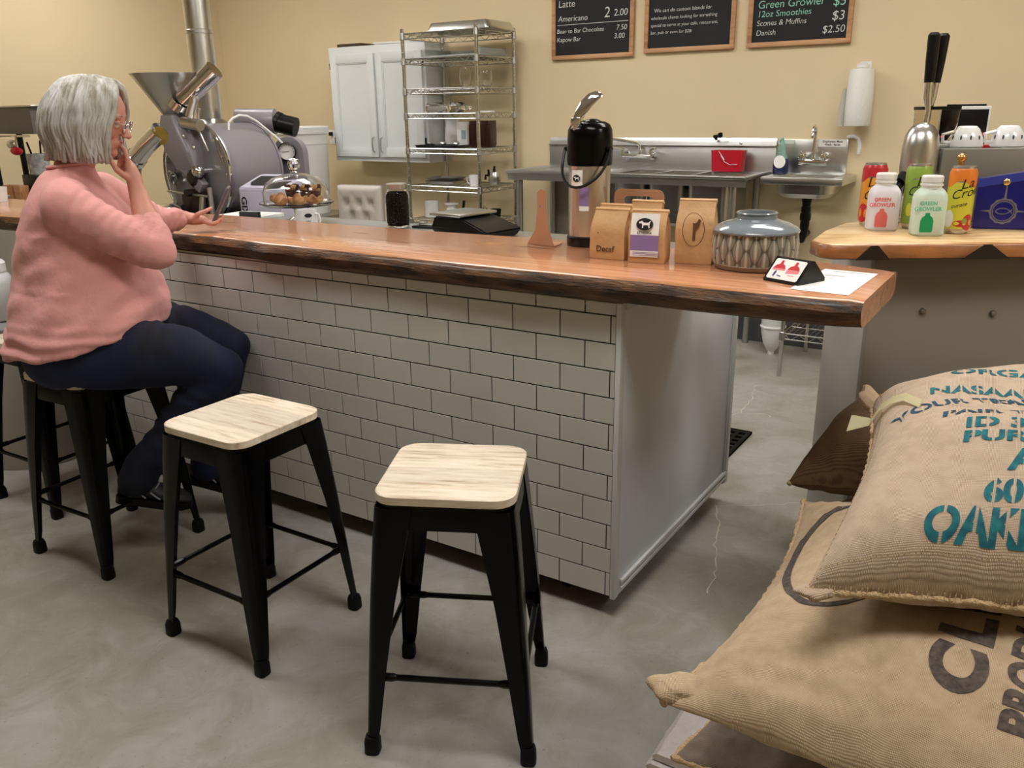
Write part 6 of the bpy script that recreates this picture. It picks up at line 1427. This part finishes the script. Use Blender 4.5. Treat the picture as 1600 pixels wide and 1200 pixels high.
# pink top
M_pinkc = mat('pink_jersey', rgb(220, 156, 152), .85, sheen=.1, noise_amt=.09, noise_scale=7, bump=.35, bump_scale=22)
bm = BM()
secs = [(.768, .093, .252, .300, .17), (.80, .095, .254, .300, .17), (.85, .100, .247, .284, .15), (.93, .106, .226, .246, .09), (1.00, .108, .205, .222, .04), (1.06, .112, .192, .208, .0), (1.13, .118, .176, .200, 0), (1.18, .114, .148, .196, 0), (1.215, .108, .122, .178, 0), (1.25, .104, .098, .140, 0), (1.285, .108, .080, .095, 0), (1.305, .116, .070, .074, .1), (1.312, .118, .066, .070, .1)]
rings = []
for z, c, ra, rb, tl in secs:
    rings.append([V((c+ra*cos(a*pi/24), rb*sin(a*pi/24)*(1), z+tl*(ra*cos(a*pi/24)))) for a in range(48)])
loft(bm, rings)
limb(bm, [((.13, -.135, 1.215), .070), (SHR+V((0, 0, -.005)), .074), (SHR*.5+ELR*.5+V((0, -.004, -.014)), .068), (ELR+V((.004, 0, -.004)), .058), (ELR*.72+WRR*.28, .055), (ELR*.62+WRR*.38, .050)])
limb(bm, [((.13, .135, 1.215), .070), (SHL, .072), (SHL*.5+ELL*.5, .064), (ELL, .054), (ELL*.4+WRL*.6, .044), (ELL*.25+WRL*.75, .041)])
for s in (-1, 1): ball(bm, (.215, s*.085, 1.09), .085, (.95, .95, .95))
bm = remesh(bm, .0085, 5)
def crease(p, a, b, amp, k, width):
    """folds fanning round the segment a-b"""
    a = V(a); b = V(b); d = b-a; t = max(0, min(1, (p-a).dot(d)/d.length_squared)); q = (p-(a+d*t)).length
    return amp*sin(t*k*2*pi+noise.noise(p*14)*2.5)*math.exp(-(q/width)**2)
bm.normal_update()
for v in bm.verts:
    p = v.co; n = v.normal
    d = 0
    d += crease(p, SHR, ELR, .0026, 8.5, .09)+crease(p, ELR*.8+SHR*.2, ELR*.55+WRR*.45, .0050, 6, .07)
    d += crease(p, ELL*.7+SHL*.3, ELL*.2+WRL*.8, .0045, 5, .06)
    if p.z < 1.12: d += .012*noise.noise(V((p.x*5+p.z*9, p.y*5, p.z*16-p.x*9)))*(1.2 if p.z < .95 else .7)
    if p.z < .87: d += .006*sin(p.z*150+noise.noise(p*9)*4)*(.87-p.z)/.1
    d += .0045*noise.noise(p*18)
    v.co += n*d
obj('pink_top', bm, M_pinkc, wo, ang=180)
bm = BM(); tube(bm, [V((.118+.066*cos(a*pi/16), .070*sin(a*pi/16), 1.314+.1*.066*cos(a*pi/16))) for a in range(32)], .005, 8, closed=True); obj('neckband', bm, M_pinkc, wo)
if 0: bm = BM(); A0 = V((.13, -.13, 1.275)); tube(bm, [V((.075, -.13, 1.262)), V((.10, -.205, 1.262)), V((.125, -.258, 1.22)), V((.105, -.262, 1.15)), V((.085, -.235, 1.10))], .0016, 6)
# jeans
M_jean = mat('dark_denim', rgb(15, 26, 62), .8, sheen=.0, noise_amt=.45, noise_scale=5, bump=.3, bump_scale=300, col2=rgb(8, 12, 28))
bm = BM()
ball(bm, (.078, 0, .768), .205, (.96, 1.30, .64), 32, 20); ball(bm, (.12, 0, .79), .17, (1.0, 1.25, .62), 32, 20)
for s in (-1, 1):
    kn = (.505, s*.135, .658)
    limb(bm, [((.05, s*.150, .750), .124), ((.25, s*.142, .734), .119), ((.40, s*.13, .705), .096), (kn, .074)], 28)
    if s < 0: limb(bm, [(kn, .070), ((.39, s*.13, .52), .068), ((.285, s*.125, .40), .062), ((.215, s*.12, .325), .062), ((.195, s*.12, .285), .066)], 28)
    else: limb(bm, [(kn, .070), ((.46, s*.13, .50), .066), ((.40, s*.125, .33), .060), ((.385, s*.12, .235), .062), ((.38, s*.12, .215), .062)], 28)
bm = remesh(bm, .009, 5)
bm.normal_update()
for v in bm.verts:
    p = v.co; n = v.normal; d = 0
    for s in (-1, 1):
        if p.y*s > 0:
            d += crease(p, (.12, s*.12, .79), (.36, s*.13, .76), .0045, 5, .10)+crease(p, (.42, s*.13, .62), (.30, s*.12, .38), .006, 5, .09)
    d += .005*noise.noise(V((p.x*14, p.y*6, p.z*14)))
    v.co += n*d
    sx_ = v.co.x-.073; rx = sx_*cos(R_(41))-v.co.y*sin(R_(41)); ry = sx_*sin(R_(41))+v.co.y*cos(R_(41)); q = max(abs(rx), abs(ry))
    if .56 < v.co.z < .6625 and v.co.x < .30 and q < .30:
        lim_ = .6625-.075*max(0, min(1, (q-.160)/.045))
        if v.co.z < lim_: v.co.z = lim_
jn = obj('jeans', bm, M_jean, wo, ang=180)
M_st = mat('denim_stitch', rgb(120, 110, 110), .8)
bm = BM()
for i in range(34):
    t = i/33; p = V((-.02+.44*t, -.232+.012*t+.02*sin(t*3), .80-.14*t)); p.y = -.242+.045*abs(t-.25)
    box(bm, -.0035, .0035, -.0008, .0008, -.0008, .0008, mt=T(*p) @ RY(.3))
bm.free()
# shoes
def shoe(heel, toe, s):
    heel = V(heel); toe = V(toe); d = (toe-heel); L = d.length; x = d.normalized(); y = V((0, 1, 0)); z = x.cross(y).normalized(); y = z.cross(x)
    mt = frame_mt(heel, x, y); t = None
    bm = BM(); rings = []
    for q, w_, h_, o_ in ((-.02, .022, .05, .02), (.0, .032, .065, .0), (.12, .036, .085, 0), (.28, .037, .085, 0), (.45, .040, .062, 0), (.65, .045, .048, 0), (.85, .043, .038, 0), (.97, .030, .028, .002), (1.02, .012, .016, .006)):
        rings.append([V((q*L, w_*cos(a*pi/10), .018+max(0, h_*(.5+.5*sin(a*pi/10)))-.004+o_*.3)) for a in range(20)])
    loft(bm, rings); xf(bm, bm.verts[:], mt); sh = obj('shoe', bm, mat('dark_sneaker', rgb(26, 25, 28), .6, noise_amt=.4, noise_scale=60, bump=.3), wo)
    bm = BM(); pl = []
    for q, w_ in ((-.03, .02), (.02, .034), (.25, .036), (.5, .042), (.75, .047), (.92, .038), (1.04, .012)): pl.append((q*L, w_))
    prism(bm, pl+[(a, -b) for a, b in pl[::-1]], -.006, .020); xf(bm, bm.verts[:], mt); obj('sole', bm, M_rubber, sh)
    bm = BM()
    for k in range(4): tube(bm, [(L*(.30+.07*k), -.030, .080-.006*k), (L*(.33+.07*k), 0, .108-.012*k), (L*(.30+.07*k), .030, .080-.006*k)], .003, 6)
    for k in range(2): tube(bm, [(L*(.25+.2*k), -.040, .05), (L*(.40+.2*k), -.044, .03)], .003, 6)
    xf(bm, bm.verts[:], mt); obj('laces', bm, mat('grey_lace', rgb(120, 120, 124), .6), sh)
shoe((.125, -.12, .222), (.345, -.115, .170), -1)
shoe((.315, .12, .165), (.52, .125, .085), 1)
# phone held in the left hand
px_ = frame_mt(wo.matrix_world @ V((0, 0, 0)), (1, 0, 0), (0, 1, 0))
pw = M.Translation((-1.747, -.527, 0)) @ RZ(atan2(PF.y, PF.x))
pm = pw @ frame_mt((.463, .398, 1.066), (0, 1, 0), (.48, 0, .877))
ph = thing('smartphone', 'dark smartphone seen edge on, held up over the slab in the left hand', 'phone', (0, 0, 0)); ph.matrix_world = pm
bm = BM(); prism(bm, rrect(.074, .155, .010, 5, 0, .0775), -.0045, .0045); obj('phone_case', bm, mat('grey_phone_case', rgb(96, 84, 86), .4), ph)
bm = BM(); prism(bm, rrect(.068, .146, .007, 5, 0, .0775), -.0052, -.0045); obj('screen', bm, mat('phone_screen', rgb(150, 160, 175), .2, emit=.25), ph)
